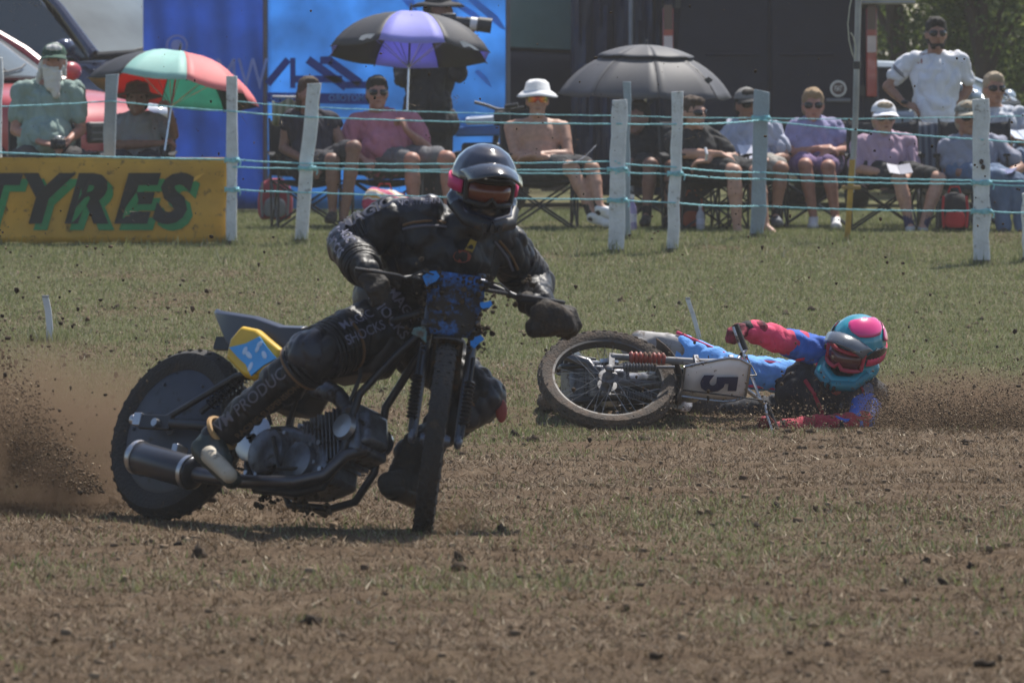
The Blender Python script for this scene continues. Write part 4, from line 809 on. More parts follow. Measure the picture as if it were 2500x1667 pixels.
# woman in black
r7, p7, h7 = person('woman in black T-shirt and sunglasses with folded arms and a watch', 57.0, (1692, 278), (1720, 402), {'ls': (1640, 345, .06), 'rs': (1745, 342, .0), 'le': (1672, 376, -.12), 'lw': (1760, 376, -.32), 'lf': (1785, 385, -.30), 're': (1790, 384, -.12), 'rw': (1730, 392, -.30), 'rf': (1700, 394, -.28), 'lk': (1792, 420, -.42), 'la': (1800, 560, -.45), 'lt': (1822, 578, -.58), 'rk': (1848, 424, -.38), 'ra': (1868, 552, -.45), 'rt': (1900, 578, -.58)}, 'fair', yaw=.75, bulk=1.08, shirt=BLKC, legs=cloth('shorts_black', (.02, .02, .022)), hair=HB, hairlen=.02, shades=SHADES)
MB().tube([W(1722, 362, 56.68), W(1726, 376, 56.64), W(1724, 390, 56.68)], .012, 8).build('wrist_watch', mat('watch_white', (.7, .7, .72), .3), r7, r7.location)
# capped man in pale shirt
r8, p8, h8 = person('man in grey cap, sunglasses and pale polo shirt reading a programme', 57.6, (1824, 258), (1828, 400), {'ls': (1766, 318, .04), 'rs': (1888, 318, .04), 'le': (1762, 378, -.06), 'lw': (1818, 386, -.30), 're': (1918, 384, -.06), 'rw': (1880, 388, -.26), 'lk': (1830, 412, -.42), 'la': (1850, 530, -.42), 'rk': (1908, 412, -.40), 'ra': (1893, 530, -.42)}, 'tan', yaw=.3, shirt=cloth('polo_pale', (.42, .44, .54)), legs=cloth('shorts_stone', (.30, .28, .25)), shoe=mat('grey_shoe', (.10, .11, .13), .7), sock=BLKC, hair=HD, hat=('cap', cloth('cap_grey', (.20, .19, .18)), BLKC), shades=SHADES, collar=True)
# woman with short hair
r9, p9, h9 = person('short-haired woman in lilac blouse and white trainers', 58.0, (1985, 258), (1992, 395), {'ls': (1938, 312, .04), 'rs': (2042, 312, .04), 'le': (1932, 376, -.04), 'lw': (2000, 362, -.28), 'lf': (2022, 360, -.30), 're': (2060, 368, -.06), 'rw': (2040, 368, -.30), 'rf': (2018, 372, -.32), 'lk': (1966, 404, -.42), 'la': (1986, 530, -.44), 'lt': (1984, 552, -.60), 'rk': (2022, 408, -.42), 'ra': (2040, 530, -.44), 'rt': (2042, 552, -.60)}, 'ruddy', shirt=cloth('blouse_lilac', (.27, .25, .42), var=.25), sleeve=.5, legs=cloth('skirt_plum', (.20, .13, .26)), shoe=WHITESHOE, hair=HS, shades=SHADES, collar=True, pitch=.05)
# man in striped shirt
r10, p10, h10 = person('older man in white cap and pink striped shirt holding a booklet', 57.0, (2158, 290), (2160, 420), {'ls': (2098, 352, .04), 'rs': (2218, 352, .04), 'le': (2092, 412, -.06), 'lw': (2165, 424, -.32), 'lf': (2190, 420, -.34), 're': (2238, 418, -.06), 'rw': (2215, 428, -.32), 'lk': (2196, 438, -.44), 'la': (2222, 552, -.46), 'lt': (2222, 578, -.62), 'rk': (2292, 438, -.38), 'ra': (2252, 556, -.46), 'rt': (2266, 580, -.62)}, 'fair', yaw=.12, shirt=stripe('shirt_pink_stripe', (.50, .36, .44), (.33, .20, .30), 22), sleeve=.9, legs=BLKC, shoe=mat('white_grey_shoe', (.40, .40, .38), .7), sock=cloth('sock_navy', (.03, .03, .09)), hair=HG, hat=('cap', WHITEC), glasses=mat('lens_clear', (.12, .10, .10), .1, alpha=.5), collar=True)
# standing man
r11, p11, h11 = person('standing man in white T-shirt and sunglasses with hands on hips', 59.0, (2286, 84), (2284, 318), {'ls': (2220, 150, .02), 'rs': (2348, 150, .02), 'le': (2166, 212, .06), 'lw': (2208, 254, -.08), 'lf': (2236, 262, -.12), 're': (2364, 218, .08), 'rw': (2334, 262, .0), 'rf': (2318, 268, -.05), 'lk': (2262, 430, .0), 'la': (2262, 530, .03), 'rk': (2312, 430, .0), 'ra': (2312, 530, .03)}, 'tan', shirt=WHITEC, sleeve=.58, legs=KHAKI, legw='long', shoe=BLKSHOE, hair=HD, shades=SHADES, stand=True, yaw=.1, bulk=1.0)
fuse('beard', [('e', h11(0, -.055, -.082), (.056, .05, .036)), ('c', h11(-.058, -.02, -.04), h11(-.035, -.06, -.095), .016, .022), ('c', h11(.058, -.02, -.04), h11(.035, -.06, -.095), .016, .022)], HD, r11, r11.location, .009, 1)
for dz in (0, .022): S, E_ = p11['ls'], p11['le']; a = lerp(S, E_, .44) + V(0, 0, dz); x, y, z = frame(E_ - S); MB().tube([a + (x * math.cos(t) + y * math.sin(t)) * .072 for t in [2 * math.pi * i / 16 for i in range(17)]], .0055, 5).build('sleeve_band', NAVYC, r11, r11.location)
MB().ell(W(2250, 150, 58.83), (.008, .004, .022)).build('chest_print', mat('print_red', (.28, .06, .04), .7), r11, r11.location)
MB().ell(W(2208, 250, 58.9), (.033, .036, .02)).build('wrist_watch', BLACKPL, r11, r11.location)
# man in camouflage cap
r12, p12, h12 = person('man in camouflage cap and grey T-shirt behind the knotted white post', 56.9, (2362, 290), (2372, 425), {'ls': (2312, 355, .04), 'rs': (2440, 352, .04), 'le': (2316, 420, -.04), 'lw': (2395, 428, -.30), 're': (2490, 410, -.06), 'rw': (2450, 432, -.32), 'lk': (2436, 440, -.42), 'la': (2452, 560, -.42), 'rk': (2480, 446, -.40), 'ra': (2496, 562, -.42)}, 'tan', yaw=.2, bulk=1.08, shirt=cloth('tee_slate', (.25, .26, .33)), legs=DENIM, legw='long', shoe=BLKSHOE, hair=HG, hat=('cap', cloth('cap_camo', (.30, .30, .26), col2=(.09, .09, .07), scale=22), cloth('peak_sand', (.36, .32, .25))), shades=SHADES)
# man far right
r13, p13, h13 = person('fair-haired man in sunglasses and open patterned shirt at the right edge', 59.4, (2428, 218), (2440, 375), {'ls': (2372, 284, .04), 'rs': (2486, 282, .04), 'le': (2372, 340, .0), 'lw': (2440, 350, -.28), 're': (2505, 345, -.04), 'rw': (2480, 340, -.30), 'lk': (2410, 390, -.42), 'la': (2410, 515, -.4), 'rk': (2490, 392, -.42), 'ra': (2490, 515, -.4)}, 'tan', yaw=.2, shirt=cloth('shirt_floral', (.55, .57, .62), col2=(.25, .30, .40), scale=16), legs=DENIM, legw='long', shoe=BLKSHOE, hair=HG, shades=SHADES, collar=True)
# photographer standing with a long lens
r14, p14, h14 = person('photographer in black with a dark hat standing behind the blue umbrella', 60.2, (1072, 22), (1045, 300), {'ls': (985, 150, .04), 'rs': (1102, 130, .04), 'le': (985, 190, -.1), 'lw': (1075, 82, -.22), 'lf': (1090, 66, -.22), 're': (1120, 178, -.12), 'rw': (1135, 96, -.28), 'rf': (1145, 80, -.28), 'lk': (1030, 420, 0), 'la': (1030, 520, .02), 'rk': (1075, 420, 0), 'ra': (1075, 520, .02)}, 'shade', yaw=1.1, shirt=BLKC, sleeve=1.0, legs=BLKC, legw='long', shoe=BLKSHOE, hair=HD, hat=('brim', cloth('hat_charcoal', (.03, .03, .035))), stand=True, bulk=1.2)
def long_lens():
    d = 59.9; c = W(1095, 50, d); t = thing('telephoto_camera', 'camera with a long black and white telephoto lens held by the photographer', 'camera', c); a = W(1200, 64, d) - c; u = a.normalized()
    MB().box((0, 0, 0), (.14, .10, .12)).build('camera_body', BLACKPL, t, bevel=.015); L = a.length
    MB().lathe([(.04, .05), (.043, .06), (.043, .14), (.05, .15), (.05, L * .52)], (0, 0, 0), u, 24).build('lens_barrel', BLACKPL, t); MB().lathe([(.05, L * .5), (.056, L * .51), (.056, L * .66), (.05, L * .67)], (0, 0, 0), u, 24).build('white_ring', mat('lens_white', (.62, .6, .6), .4), t)
    MB().lathe([(.05, L * .66), (.064, L * .69), (.066, L), (.060, L), (.058, L * .7)], (0, 0, 0), u, 24).build('lens_hood', mat('hood_black', (.016, .016, .017), .55), t)
long_lens()
# ------------------------------------------------------------ folding camp chairs
def camp_chair():
    t = thing('camp_chair', 'x', 'chair', (0, 0, 0), 'folding chairs of the spectators'); st = mat('chair_steel', (.03, .03, .033), .4, .3); fab = mat('chair_fabric', (.02, .021, .025), .85, bump=.3); w, dp, sh = .29, .25, .42
    def leg(a, b): MB().tube([a, b], .0095, 7).build('leg', st, t)
    for y in (-dp, dp): leg((-w, y, 0), (w, y, sh - .03)); leg((w, y, 0), (-w, y, sh - .03))
    for x in (-w, w): leg((x, -dp, 0), (x, dp, sh - .03)); leg((x, dp, 0), (x, -dp, sh - .03))
    for x in (-w, w):
        MB().tube([(x, dp, 0), (x * 1.02, dp + .03, .5), (x * 1.02, dp + .10, .92)], .010, 7).build('back_upright', st, t); MB().tube([(x, -dp, .0), (x, -dp, .62)], .010, 7).build('arm_upright', st, t)
        MB().ring_loft([[V(x - .03, y, z), V(x + .03, y, z), V(x + .03, y, z + .014), V(x - .03, y, z + .014)] for y, z in ((-dp - .04, .62), (-dp + .12, .60), (dp - .1, .60), (dp + .05, .63))]).build('armrest', fab, t)
        for y in (-dp, dp): MB().ell((x, y, .008), (.018, .018, .012)).build('foot', BLACKPL, t)
    def sheet(nm, f, nu=8, nv=6):
        o = MB().ring_loft([[f(i / nu, j / nv) for j in range(nv + 1)] for i in range(nu + 1)], close=False, caps=False).build(nm, fab, t); o.modifiers.new('t', 'SOLIDIFY').thickness = .008
    sheet('seat', lambda u, v: V((u * 2 - 1) * w, (v * 2 - 1) * dp, sh - .02 - .06 * math.sin(u * math.pi) * math.sin(v * math.pi)))
    sheet('backrest', lambda u, v: V((u * 2 - 1) * w * 1.02, dp + .03 + .07 * v + .05 * math.sin(u * math.pi), .44 + .46 * v - .02 * math.sin(u * math.pi)))
    return t
proto = camp_chair(); first = True
for px, d, yaw, lb in ((112, 57.1, .1, 'folding chair under the bearded man'), (328, 57.7, -.1, 'folding chair under the person with the green umbrella'), (755, 57.7, .15, 'folding chair with a towel behind the leaning white post'), (945, 57.9, 0, 'folding chair under the man in pink'), (1318, 57.3, .1, 'folding chair under the shirtless man'), (1585, 57.9, 0, 'folding chair under the person in black shade clothes'), (1722, 57.1, .3, 'folding chair under the woman with folded arms'), (1830, 57.7, .1, 'folding chair under the capped man in the pale polo'), (1992, 58.1, -.05, 'folding chair under the short-haired woman'), (2160, 57.1, .0, 'folding chair under the man in the striped shirt'), (2375, 57.0, -.1, 'folding chair under the man in the camouflage cap'), (2442, 59.5, .1, 'folding chair under the man in the patterned shirt'), (2308, 57.9, .15, 'empty folding chair with navy and grey striped back')):
    c = proto if first else copy_tree(proto); first = False; c.location = on_ground(px, d + .08); c.rotation_euler = (0, 0, yaw); c['label'] = lb
    if 'striped' in lb and 'empty' in lb:
        for ch in CHILD[c.name]:
            if ch.name.startswith('backrest'): ch.data = ch.data.copy(); ch.data.materials.clear(); ch.data.materials.append(stripe('chair_stripe', (.03, .035, .06), (.15, .16, .19), 4, axis='X')); ch.scale = (.75, 1, 1.0)
# ------------------------------------------------------------ umbrellas
def umbrella(label, apex, R, depth, tilt, roll, cols, shaft, n=8, rot=0., vent=False, scallop=.035):
    t = thing('umbrella', label, 'umbrella', apex); M = Matrix.Rotation(roll, 4, 'Y') @ Matrix.Rotation(-tilt, 4, 'X')
    t.matrix_world = Matrix.Translation(apex) @ M; t.location = apex; t.rotation_euler = M.to_euler()
    def rad(u): return R * math.sin(u * math.pi * .37) / math.sin(math.pi * .37)
    def prof(u): return -depth * (1 - math.cos(u * math.pi * .37)) / (1 - math.cos(math.pi * .37))
    for i in range(n):
        a0 = rot + 2 * math.pi * i / n; a1 = rot + 2 * math.pi * (i + 1) / n
        def gore(u0, u1, off):
            rows = []
            for k in range(9):
                u = lerp(u0, u1, k / 8); r = []
                for j in range(7):
                    v = j / 6; sag = math.sin(v * math.pi); a = lerp(a0, a1, v); rr = rad(u) * lerp(1, math.cos((a1 - a0) / 2) / math.cos((v - .5) * (a1 - a0)), .85) * (1 - scallop * sag * u * u); r.append(V(math.cos(a) * rr, math.sin(a) * rr, prof(u) + off - .02 * sag * u))
                rows.append(r)
            return rows
        m = cols[i % len(cols)]; o = MB().ring_loft(gore(.02, 1, 0) if not vent else gore(.36, 1, -.012), close=False, caps=False).build('canopy_panel', m, t); o.modifiers.new('t', 'SOLIDIFY').thickness = .0025
        if vent: o = MB().ring_loft(gore(.02, .46, .022), close=False, caps=False).build('vent_panel', m, t); o.modifiers.new('t', 'SOLIDIFY').thickness = .0025
        rb = MB().tube([V(math.cos(a0) * rad(u), math.sin(a0) * rad(u), prof(u) - .012) for u in [k / 8 for k in range(9)]], .0035, 5).build('rib', BLACKPL, t)
        MB().tube([V(math.cos(a0) * rad(.52), math.sin(a0) * rad(.52), prof(.52) - .014), V(0, 0, -depth - .12)], .003, 5).build('stretcher', CHROME, rb); MB().ell(V(math.cos(a0) * R, math.sin(a0) * R, prof(1) - .008), (.007, .007, .007)).build('rib_tip', BLACKPL, rb)
    MB().tube([(0, 0, .06), (0, 0, -shaft)], .0085, 8).build('shaft', CHROME, t); MB().lathe([(.001, .08), (.008, .06), (.014, .01), (.02, 0)], (0, 0, 0), (0, 0, 1), 12).build('ferrule', BLACKPL, t); MB().tube([(0, 0, -shaft + .02), (0, 0, -shaft - .12)], .016, 10).build('handle', BLACKPL, t)
    return t
def um(n, c, tr=.35): return mat(n, c, .6, var=.06, transl=tr)
BK = um('umb_black', (.030, .030, .036), .2)
umbrella('mint, coral and black umbrella over the person in the brown hat', W(438, 128, 57.25), .73, .34, math.radians(10), math.radians(8), [BK, um('umb_teal', (.16, .62, .52)), um('umb_red', (.75, .06, .03)), um('umb_tan', (.50, .36, .22)), BK, um('umb_mint', (.42, .72, .66)), um('umb_coral', (.88, .27, .27)), um('umb_coral', (.88, .27, .27))], .86, rot=math.radians(10))
ub = umbrella('black and violet-blue golf umbrella above the man in pink', W(1003, 30, 58.6), .73, .36, math.radians(9), math.radians(2), [um('umb_dark', (.05, .05, .058), .2), um('umb_violet', (.38, .38, .90))], 1.05, rot=math.radians(25))
uk = umbrella('charcoal vented umbrella behind the bent white post', W(1578, 116, 58.3), .75, .40, math.radians(-1), math.radians(1.5), [um('umb_charcoal', (.11, .11, .12), .2)], 1.0, rot=math.radians(8), vent=True)
def umb_mark(u, polys, m, nm):
    mb = MB(); Mi = u.matrix_basis.inverted()
    for poly, d in polys: mb.add([Mi @ W(a, b, d) for a, b in poly], [tuple(range(len(poly)))])
    o = mb.build(nm, m, u, smooth=False); o.modifiers.new('t', 'SOLIDIFY').thickness = .003
umb_mark(ub, [([(876, 97), (882, 88), (895, 84), (925, 83), (922, 88), (916, 92), (922, 98), (908, 96), (896, 93), (886, 99)], 57.97)], mat('print_white', (.8, .8, .8), .6), 'printed_cat')
umb_mark(ub, [([(1122, 102), (1132, 101), (1152, 110), (1170, 124), (1160, 122), (1146, 114), (1132, 116)], 58.02)], mat('print_white', (.8, .8, .8), .6), 'printed_cat')
umb_mark(uk, [([(1718, 196), (1730, 188), (1741, 196), (1729, 206)], 57.60)], BLACKPL, 'printed_diamond')
# ------------------------------------------------------------ grass-track motorcycles
MUD = island_mat('wet_mud', [(0, (.030, .021, .014)), (.5, (.06, .042, .028)), (1, (.11, .08, .05))], .9)
RUBBER = mat('race_tyre', (.020, .018, .017), .75, bump=.5, bscale=90, dirt=.28, dirtcol=(.060, .043, .030)); RUBBERB = mat('muddy_race_tyre', (.055, .042, .033), .9, bump=.5, bscale=90, dirt=.5, dirtcol=(.10, .07, .05))
STEELD = mat('dark_frame', (.035, .036, .042), .4, .5, dirt=.15); ALLOY = mat('engine_alloy', (.125, .13, .15), .42, .7, var=.3, scale=22, dirt=.30, dirtcol=(.07, .05, .035)); ALLOYB = mat('bright_alloy', (.42, .42, .44), .3, .9, dirt=.22)
HEADX = V(1.265, 0, .88); AX = V(-.075, 0, .525).normalized(); FAX = V(1.38, 0, .355)
def mud_lumps(name, pts, size, parent, n=60, seed=1, m=None):
    rr = random.Random(seed); mb = MB()
    for _ in range(n):
        a = pts[rr.randrange(len(pts))]; c = Vector(a) + V(rr.gauss(0, 1), rr.gauss(0, 1), rr.gauss(0, 1)) * size * 1.6; s = size * (.4 + rr.random() ** 2)
        vs, fs = ROCK[rr.randrange(6)]; q = Matrix.Rotation(rr.random() * 6, 3, 'Z') @ Matrix.Rotation(rr.random() * 6, 3, 'X'); mb.add([c + q @ Vector(v) * s for v in vs], [tuple(f) for f in fs])
    o = mb.build(name, m or MUD, parent); o['kind'] = 'stuff'; return o
def wheel(name, c, axis, R, wd, tyre, rimm, parent, hubm=None, spokes=True, cover=None, side=-1, X=None, kn=.006):
    h = wd / 2; prof = [(R - wd * .95, -h * .62), (R - wd * .62, -h * .98), (R - wd * .28, -h * .95), (R - .012, -h * .55), (R, 0), (R - .012, h * .55), (R - wd * .28, h * .95), (R - wd * .62, h * .98), (R - wd * .95, h * .62), (R - wd * .95, -h * .62)]
    mb = MB().lathe(prof, c, axis, 64)
    x, y, z = frame(axis); n = 76                                              # tread blocks
    for i in range(n):
        a = 2 * math.pi * i / n; rd = x * math.cos(a) + y * math.sin(a); tg = z.cross(rd)
        for o in (((0,) if kn < .005 else (-.5, 0, .5)) if i % 2 else (-.28, .28)):
            p = Vector(c) + rd * (R - .0005 - {0: 0, .28: .008, .5: .026}[abs(o)] * wd / .105) + z * (o * wd * .8); r3 = Matrix((tg, z, rd)).transposed(); mb.box(p - rd * .003, (R * .05, wd * .24, kn), r3)
    if X: mb.xf(X)
    t = mb.build(name, tyre, parent); rr = R - wd * .85
    m2 = MB().lathe([(rr - .018, -h * .55), (rr + .004, -h * .72), (rr + .006, h * .72), (rr - .018, h * .55), (rr - .018, -h * .55)], c, axis, 56)
    if X: m2.xf(X)
    m2.build('rim', rimm, t)
    m3 = MB().lathe([(.001, -.055), (.018, -.055), (.03, -.03), (.03, .03), (.018, .055), (.001, .055)], c, axis, 20); m3.lathe([(.03, -.035), (.05, -.033), (.05, -.027), (.03, -.025)], c, axis, 20); m3.lathe([(.03, .035), (.05, .033), (.05, .027), (.03, .025)], c, axis, 20)
    if X: m3.xf(X)
    m3.build('hub', hubm or ALLOY, t)
    if spokes:
        for i in range(36):
            a = 2 * math.pi * i / 36; b = a + (.9 if i % 4 < 2 else -.9) * .5; s = .03 if i % 2 else -.03; q = MB().tube([Vector(c) + (x * math.cos(a) + y * math.sin(a)) * .045 + z * s, Vector(c) + (x * math.cos(b) + y * math.sin(b)) * (rr - .01)], .0017, 4)
            if X: q.xf(X)
            q.build('spoke', mat('spoke_steel', (.22, .21, .21), .4, .8), t)
    if cover:
        for s in (-1, 1):
            q = MB().lathe([(.02, s * (h * .95)), (rr * .5, s * (h * .93)), (rr * .93, s * (h * .80)), (rr, s * (h * .66)), (rr - .012, s * (h * .60))], c, axis, 56); 
            for k in range(6): a = k * math.pi / 3; q.lathe([(.001, .006), (.007, .004), (.007, 0)], Vector(c) + (x * math.cos(a) + y * math.sin(a)) * rr * .84 + z * s * (h * .86), z * s, 8)
            if X: q.xf(X)
            q.build('disc_cover', cover, t)
    return t
def bike(name, label, col, steer):
    t = thing(name, label, 'motorcycle')
    S = Matrix.Translation(HEADX) @ Matrix.Rotation(math.radians(steer), 4, AX) @ Matrix.Translation(-HEADX)
    wheel('rear_wheel', (0, 0, .335), (0, 1, 0), .338, .105, col['tyre'], col['rim'], t, spokes=not col['cover'], cover=col['cover'], kn=.004 if col['cover'] else .006)
    wheel('front_wheel', FAX, (0, 1, 0), .357, col.get('fw', .072), col['tyre'], col.get('frim', ALLOYB), t, X=S, hubm=col['fork'])
    # swinging arm, adjusters, chain
    for s in (-1, 1):
        q = MB().tube([(.50, s * .085, .335), (.25, s * .10, .345), (.06, s * .112, .345)], [.022, .022, .02], 10); q.box((-.02, s * .115, .345), (.17, .022, .055)); q.build('swinging_arm', STEELD, t, bevel=.003)
        q = MB().box((-.115, s * .115, .352), (.04, .03, .05)); q.tube([(-.155, s * .115, .352), (-.05, s * .115, .352)], .007, 8); q.ell((-.148, s * .115, .352), (.016, .016, .02)); q.build('axle_adjuster', ALLOYB, t, bevel=.003)
        MB().lathe([(.001, .03), (.016, .03), (.018, .0)], (0, s * .115, .338), (0, s, 0), 12).build('axle_nut', ALLOYB, t)
        MB().tube([(.03, s * .113, .365), (.16, s * .11, .44), (.33, s * .10, .545), (.46, s * .09, .575)], .0125, 8).build('tail_stay', STEELD, t)
        # cradle, down tubes
        MB().tube([(1.20, s * .02, .80), (1.08, s * .05, .66), (.97, s * .075, .50), (.98, s * .09, .25), (.92, s * .09, .135), (.80, s * .095, .105), (.58, s * .095, .11), (.50, s * .09, .20), (.49, s * .085, .34), (.47, s * .08, .62)], .0155, 10).build('cradle_tube', STEELD, t)
        MB().tube([(1.21, s * .02, .86), (.96, s * .055, .78), (.70, s * .07, .68), (.47, s * .075, .64), (.30, s * .07, .68)], .015, 10).build('top_tube', STEELD, t)
        sh = MB().tube([(.40, s * .07, .60), (.18, s * .09, .40)], .012, 8)
        for k in range(13): u = k / 12; c = lerp(V(.38, s * .07, .58), V(.22, s * .088, .435), u); sh.lathe([(.020, -.004), (.026, 0), (.020, .004), (.020, -.004)], c, (.2, 0, .2), 12)
        sh.build('rear_damper', col['spring'], t)
    MB().tube([HEADX - AX * .09, HEADX + AX * .08], .032, 14).build('steering_head', STEELD, t)
    # engine
    case = MB()
    case.prism([(.50, .16), (.62, .12), (.80, .125), (.92, .17), (.90, .27), (.80, .34), (.66, .37), (.53, .36), (.48, .27)], .19, Matrix(((1, 0, 0, 0), (0, 0, -1, 0), (0, 1, 0, 0), (0, 0, 0, 1))))
    en = case.build('engine_case', ALLOY, t, bevel=.02)
    for cx, cz, r, dp in ((.62, .25, .092, .055), (.78, .225, .075, .035)):
        for s in (-1, 1):
            MB().lathe([(.001, dp), (r * .7, dp * .95), (r * .93, dp * .75), (r, .0), (r * 1.06, -.01)], (cx, s * .095, cz), (0, s, 0), 32).build('side_cover', ALLOY, en)
            for k in range(6): a = k * math.pi / 3; MB().lathe([(.001, .012), (.008, .012), (.008, 0)], (cx + math.cos(a) * r * 1.02, s * .098, cz + math.sin(a) * r * 1.02), (0, s, 0), 8).build('bolt', ALLOYB, en)
    a = V(.76, 0, .285); ax = V(.93, 0, .36).normalized(); x, y, z = frame(ax, (0, 1, 0)); R3 = Matrix((x, y, z)).transposed()
    MB().lathe([(.075, -.04), (.075, .20)], a, ax, 24).build('cylinder', ALLOY, en)
    for k in range(10): MB().box(a + z * (.012 + k * .0185), (.205 - .01 * (k % 2), .19, .0065), R3).build('cooling_fin', ALLOY, en, bevel=.002)
    hd = MB().box(a + z * .225, (.20, .17, .085), R3); hd.box(a + z * .275, (.15, .14, .05), R3, .85); hd.build('cylinder_head', ALLOY, en, bevel=.016)
    for s in (-1, 1): MB().lathe([(.001, .022), (.045, .02), (.052, .0)], a + z * .225 + V(0, s * .10, 0) + (x if abs(x.y) < .5 else y) * .0, (0, s, 0), 26).build('head_cover', ALLOYB, en)
    MB().tube([a + z * .18 + V(-.03, -.02, .10), a + z * .12 + V(-.06, -.03, .18), a + V(-.10, -.03, .26)], [.03, .034, .045], 12).build('carburettor', ALLOY, en)
    MB().tube([a + z * .22 + V(.06, -.03, -.06), V(1.0, -.10, .26), V(.96, -.13, .17), V(.85, -.16, .13), V(.60, -.18, .115), V(.40, -.195, .125), V(.33, -.2, .133)], [.022, .024, .024, .025, .026, .028, .032], 14).build('exhaust_pipe', mat('exhaust_steel', (.10, .095, .10), .35, .8, dirt=.1), t)
    mf = MB().tube([(.36, -.2, .130), (.345, -.2, .132), (.33, -.2, .134), (.02, -.2, .182), (.0, -.2, .185)], [.036, .058, .062, .062, .05], 28).build('silencer', mat('silencer_black', (.040, .042, .052), .3, .4), t)
    for u in (.04, .93): p = lerp(V(.34, -.2, .132), V(.01, -.2, .184), u); MB().lathe([(.0625, -.012), (.066, -.01), (.066, .01), (.0625, .012)], p, (-.33, 0, .05), 28).build('silencer_band', ALLOYB, mf)
    MB().box((.20, -.165, .22), (.03, .06, .05)).build('silencer_bracket', ALLOYB, t, bevel=.004)
    # air box, oil tank, hoses
    MB().prism([(.47, .44), (.66, .43), (.72, .60), (.68, .70), (.47, .69)], .13, Matrix(((1, 0, 0, 0), (0, 0, -1, 0), (0, 1, 0, 0), (0, 0, 0, 1)))).build('air_box', mat('box_black', (.02, .02, .023), .55, dirt=.2), t, bevel=.02)
    MB().prism([(.74, .56), (.98, .60), (1.05, .74), (.76, .74)], .12, Matrix(((1, 0, 0, 0), (0, 0, -1, 0), (0, 1, 0, 0), (0, 0, 0, 1)))).build('oil_tank', mat('box_black', (.02, .02, .023)), t, bevel=.02)
    for pts in ([(.66, -.09, .37), (.70, -.12, .46), (.78, -.10, .56)], [(.58, -.10, .36), (.54, -.14, .46), (.60, -.11, .60)], [(.95, -.09, .47), (.98, -.10, .56), (.94, -.09, .66)], [(.84, -.10, .20), (.74, -.16, .18), (.66, -.15, .30)], [(.50, -.12, .30), (.44, -.13, .40), (.47, -.10, .52)]): MB().tube(pts, .0085, 7).build('hose', BLACKPL, t)
    for xx, zz in ((.52, .17), (.56, .34), (.70, .13), (.86, .30), (.90, .20), (.74, .36)): MB().lathe([(.001, .014), (.010, .014), (.010, 0)], (xx, -.098, zz), (0, -1, 0), 6).build('case_bolt', ALLOYB, en)
    ch_ = MB()
    for k in range(26): u = k / 25; ch_.box(lerp(V(.52, .115, .385), V(.02, .115, .40), u), (.014, .010, .009)); ch_.box(lerp(V(.52, .115, .215), V(.02, .115, .27), u), (.014, .010, .009))
    ch_.build('chain', STEELD, t, smooth=False)
    # seat, tank, tail
    rows = [[V(x_, -w, z - .035), V(x_, -w * .8, z), V(x_, 0, z + .012), V(x_, w * .8, z), V(x_, w, z - .035), V(x_, w * .7, z - .07), V(x_, -w * .7, z - .07)] for x_, w, z in ((.28, .07, .76), (.42, .095, .755), (.60, .11, .745), (.74, .09, .765))]
    MB().ring_loft(rows).build('seat', mat('seat_vinyl', (.022, .022, .026), .5), t, sub=1)
    rows = [[V(x_, -w, z - .10), V(x_, -w * 1.05, z - .04), V(x_, -w * .7, z), V(x_, w * .7, z), V(x_, w * 1.05, z - .04), V(x_, w, z - .10)] for x_, w, z in ((.70, .07, .79), (.78, .10, .835), (.92, .105, .86), (1.03, .07, .87))]
    MB().ring_loft(rows).build('fuel_tank', col['tank'], t, sub=1)
    rows = [[V(x_, -w, z - .012), V(x_, -w * .75, z + .005), V(x_, w * .75, z + .005), V(x_, w, z - .012), V(x_, w * .9, z - dz), V(x_, -w * .9, z - dz)] for x_, w, z, dz in ((.05, .035, .826, .018), (.10, .065, .812, .035), (.20, .085, .80, .115), (.34, .10, .785, .17), (.50, .11, .75, .17), (.62, .11, .75, .12))]
    MB().ring_loft(rows).build('tail_fender', col['tail'], t, bevel=.004)
    # footrests
    for s, xx in ((-1, .55), (1, .62)): q = MB().tube([(xx, s * .10, .13), (xx - .02, s * .27, .125)], .011, 8); q.box((xx - .02, s * .235, .137), (.045, .09, .014)); q.build('footrest', STEELD, t)
    MB().lathe([(.02, -.004), (.085, -.004), (.09, 0), (.085, .004), (.02, .004)], (.52, -.115, .30), (0, 1, 0), 30).build('sprocket', ALLOYB, t); MB().tube([(.52, .10, .39), (.02, .10, .415)], .008, 6).build('chain_guard', STEELD, t)
    # forks with leading links
    def add(mb, nm, m, par=None, **k): mb.xf(S); return mb.build(nm, m, par or t, **k)
    lat = .085
    for s in (-1, 1):
        Yv = V(0, s * lat, 0); top = HEADX + AX * .13 + Yv; low = FAX + AX * .0 + V(-.09, 0, .02) + Yv
        add(MB().tube([top, HEADX + AX * -.05 + Yv, low], [.019, .0195, .017], 12), 'fork_leg', col['fork'])
        lk = MB(); lk.box((FAX + low + Yv * 0 + V(0, s * lat - (low.y) * 1, 0)) / 2 if False else (low + FAX + Yv) / 2, (.13, .018, .032)); lk.ell(low, (.022, .016, .022)); lk.ell(FAX + Yv, (.024, .016, .024)); add(lk, 'fork_link', col['fork'], bevel=.003)
        d0 = FAX + Yv * 1.12 + V(.0, 0, .02); d1 = HEADX + AX * -.20 + Yv * 1.15 + V(.05, 0, 0); sp = MB().tube([d0, d1], .0085, 8); 
        for k in range(11): c = lerp(d0, d1, .18 + .5 * k / 10); sp.lathe([(.016, -.006), (.023, 0), (.016, .006), (.016, -.006)], c, d1 - d0, 14)
        add(sp, 'fork_spring', col['spring'])
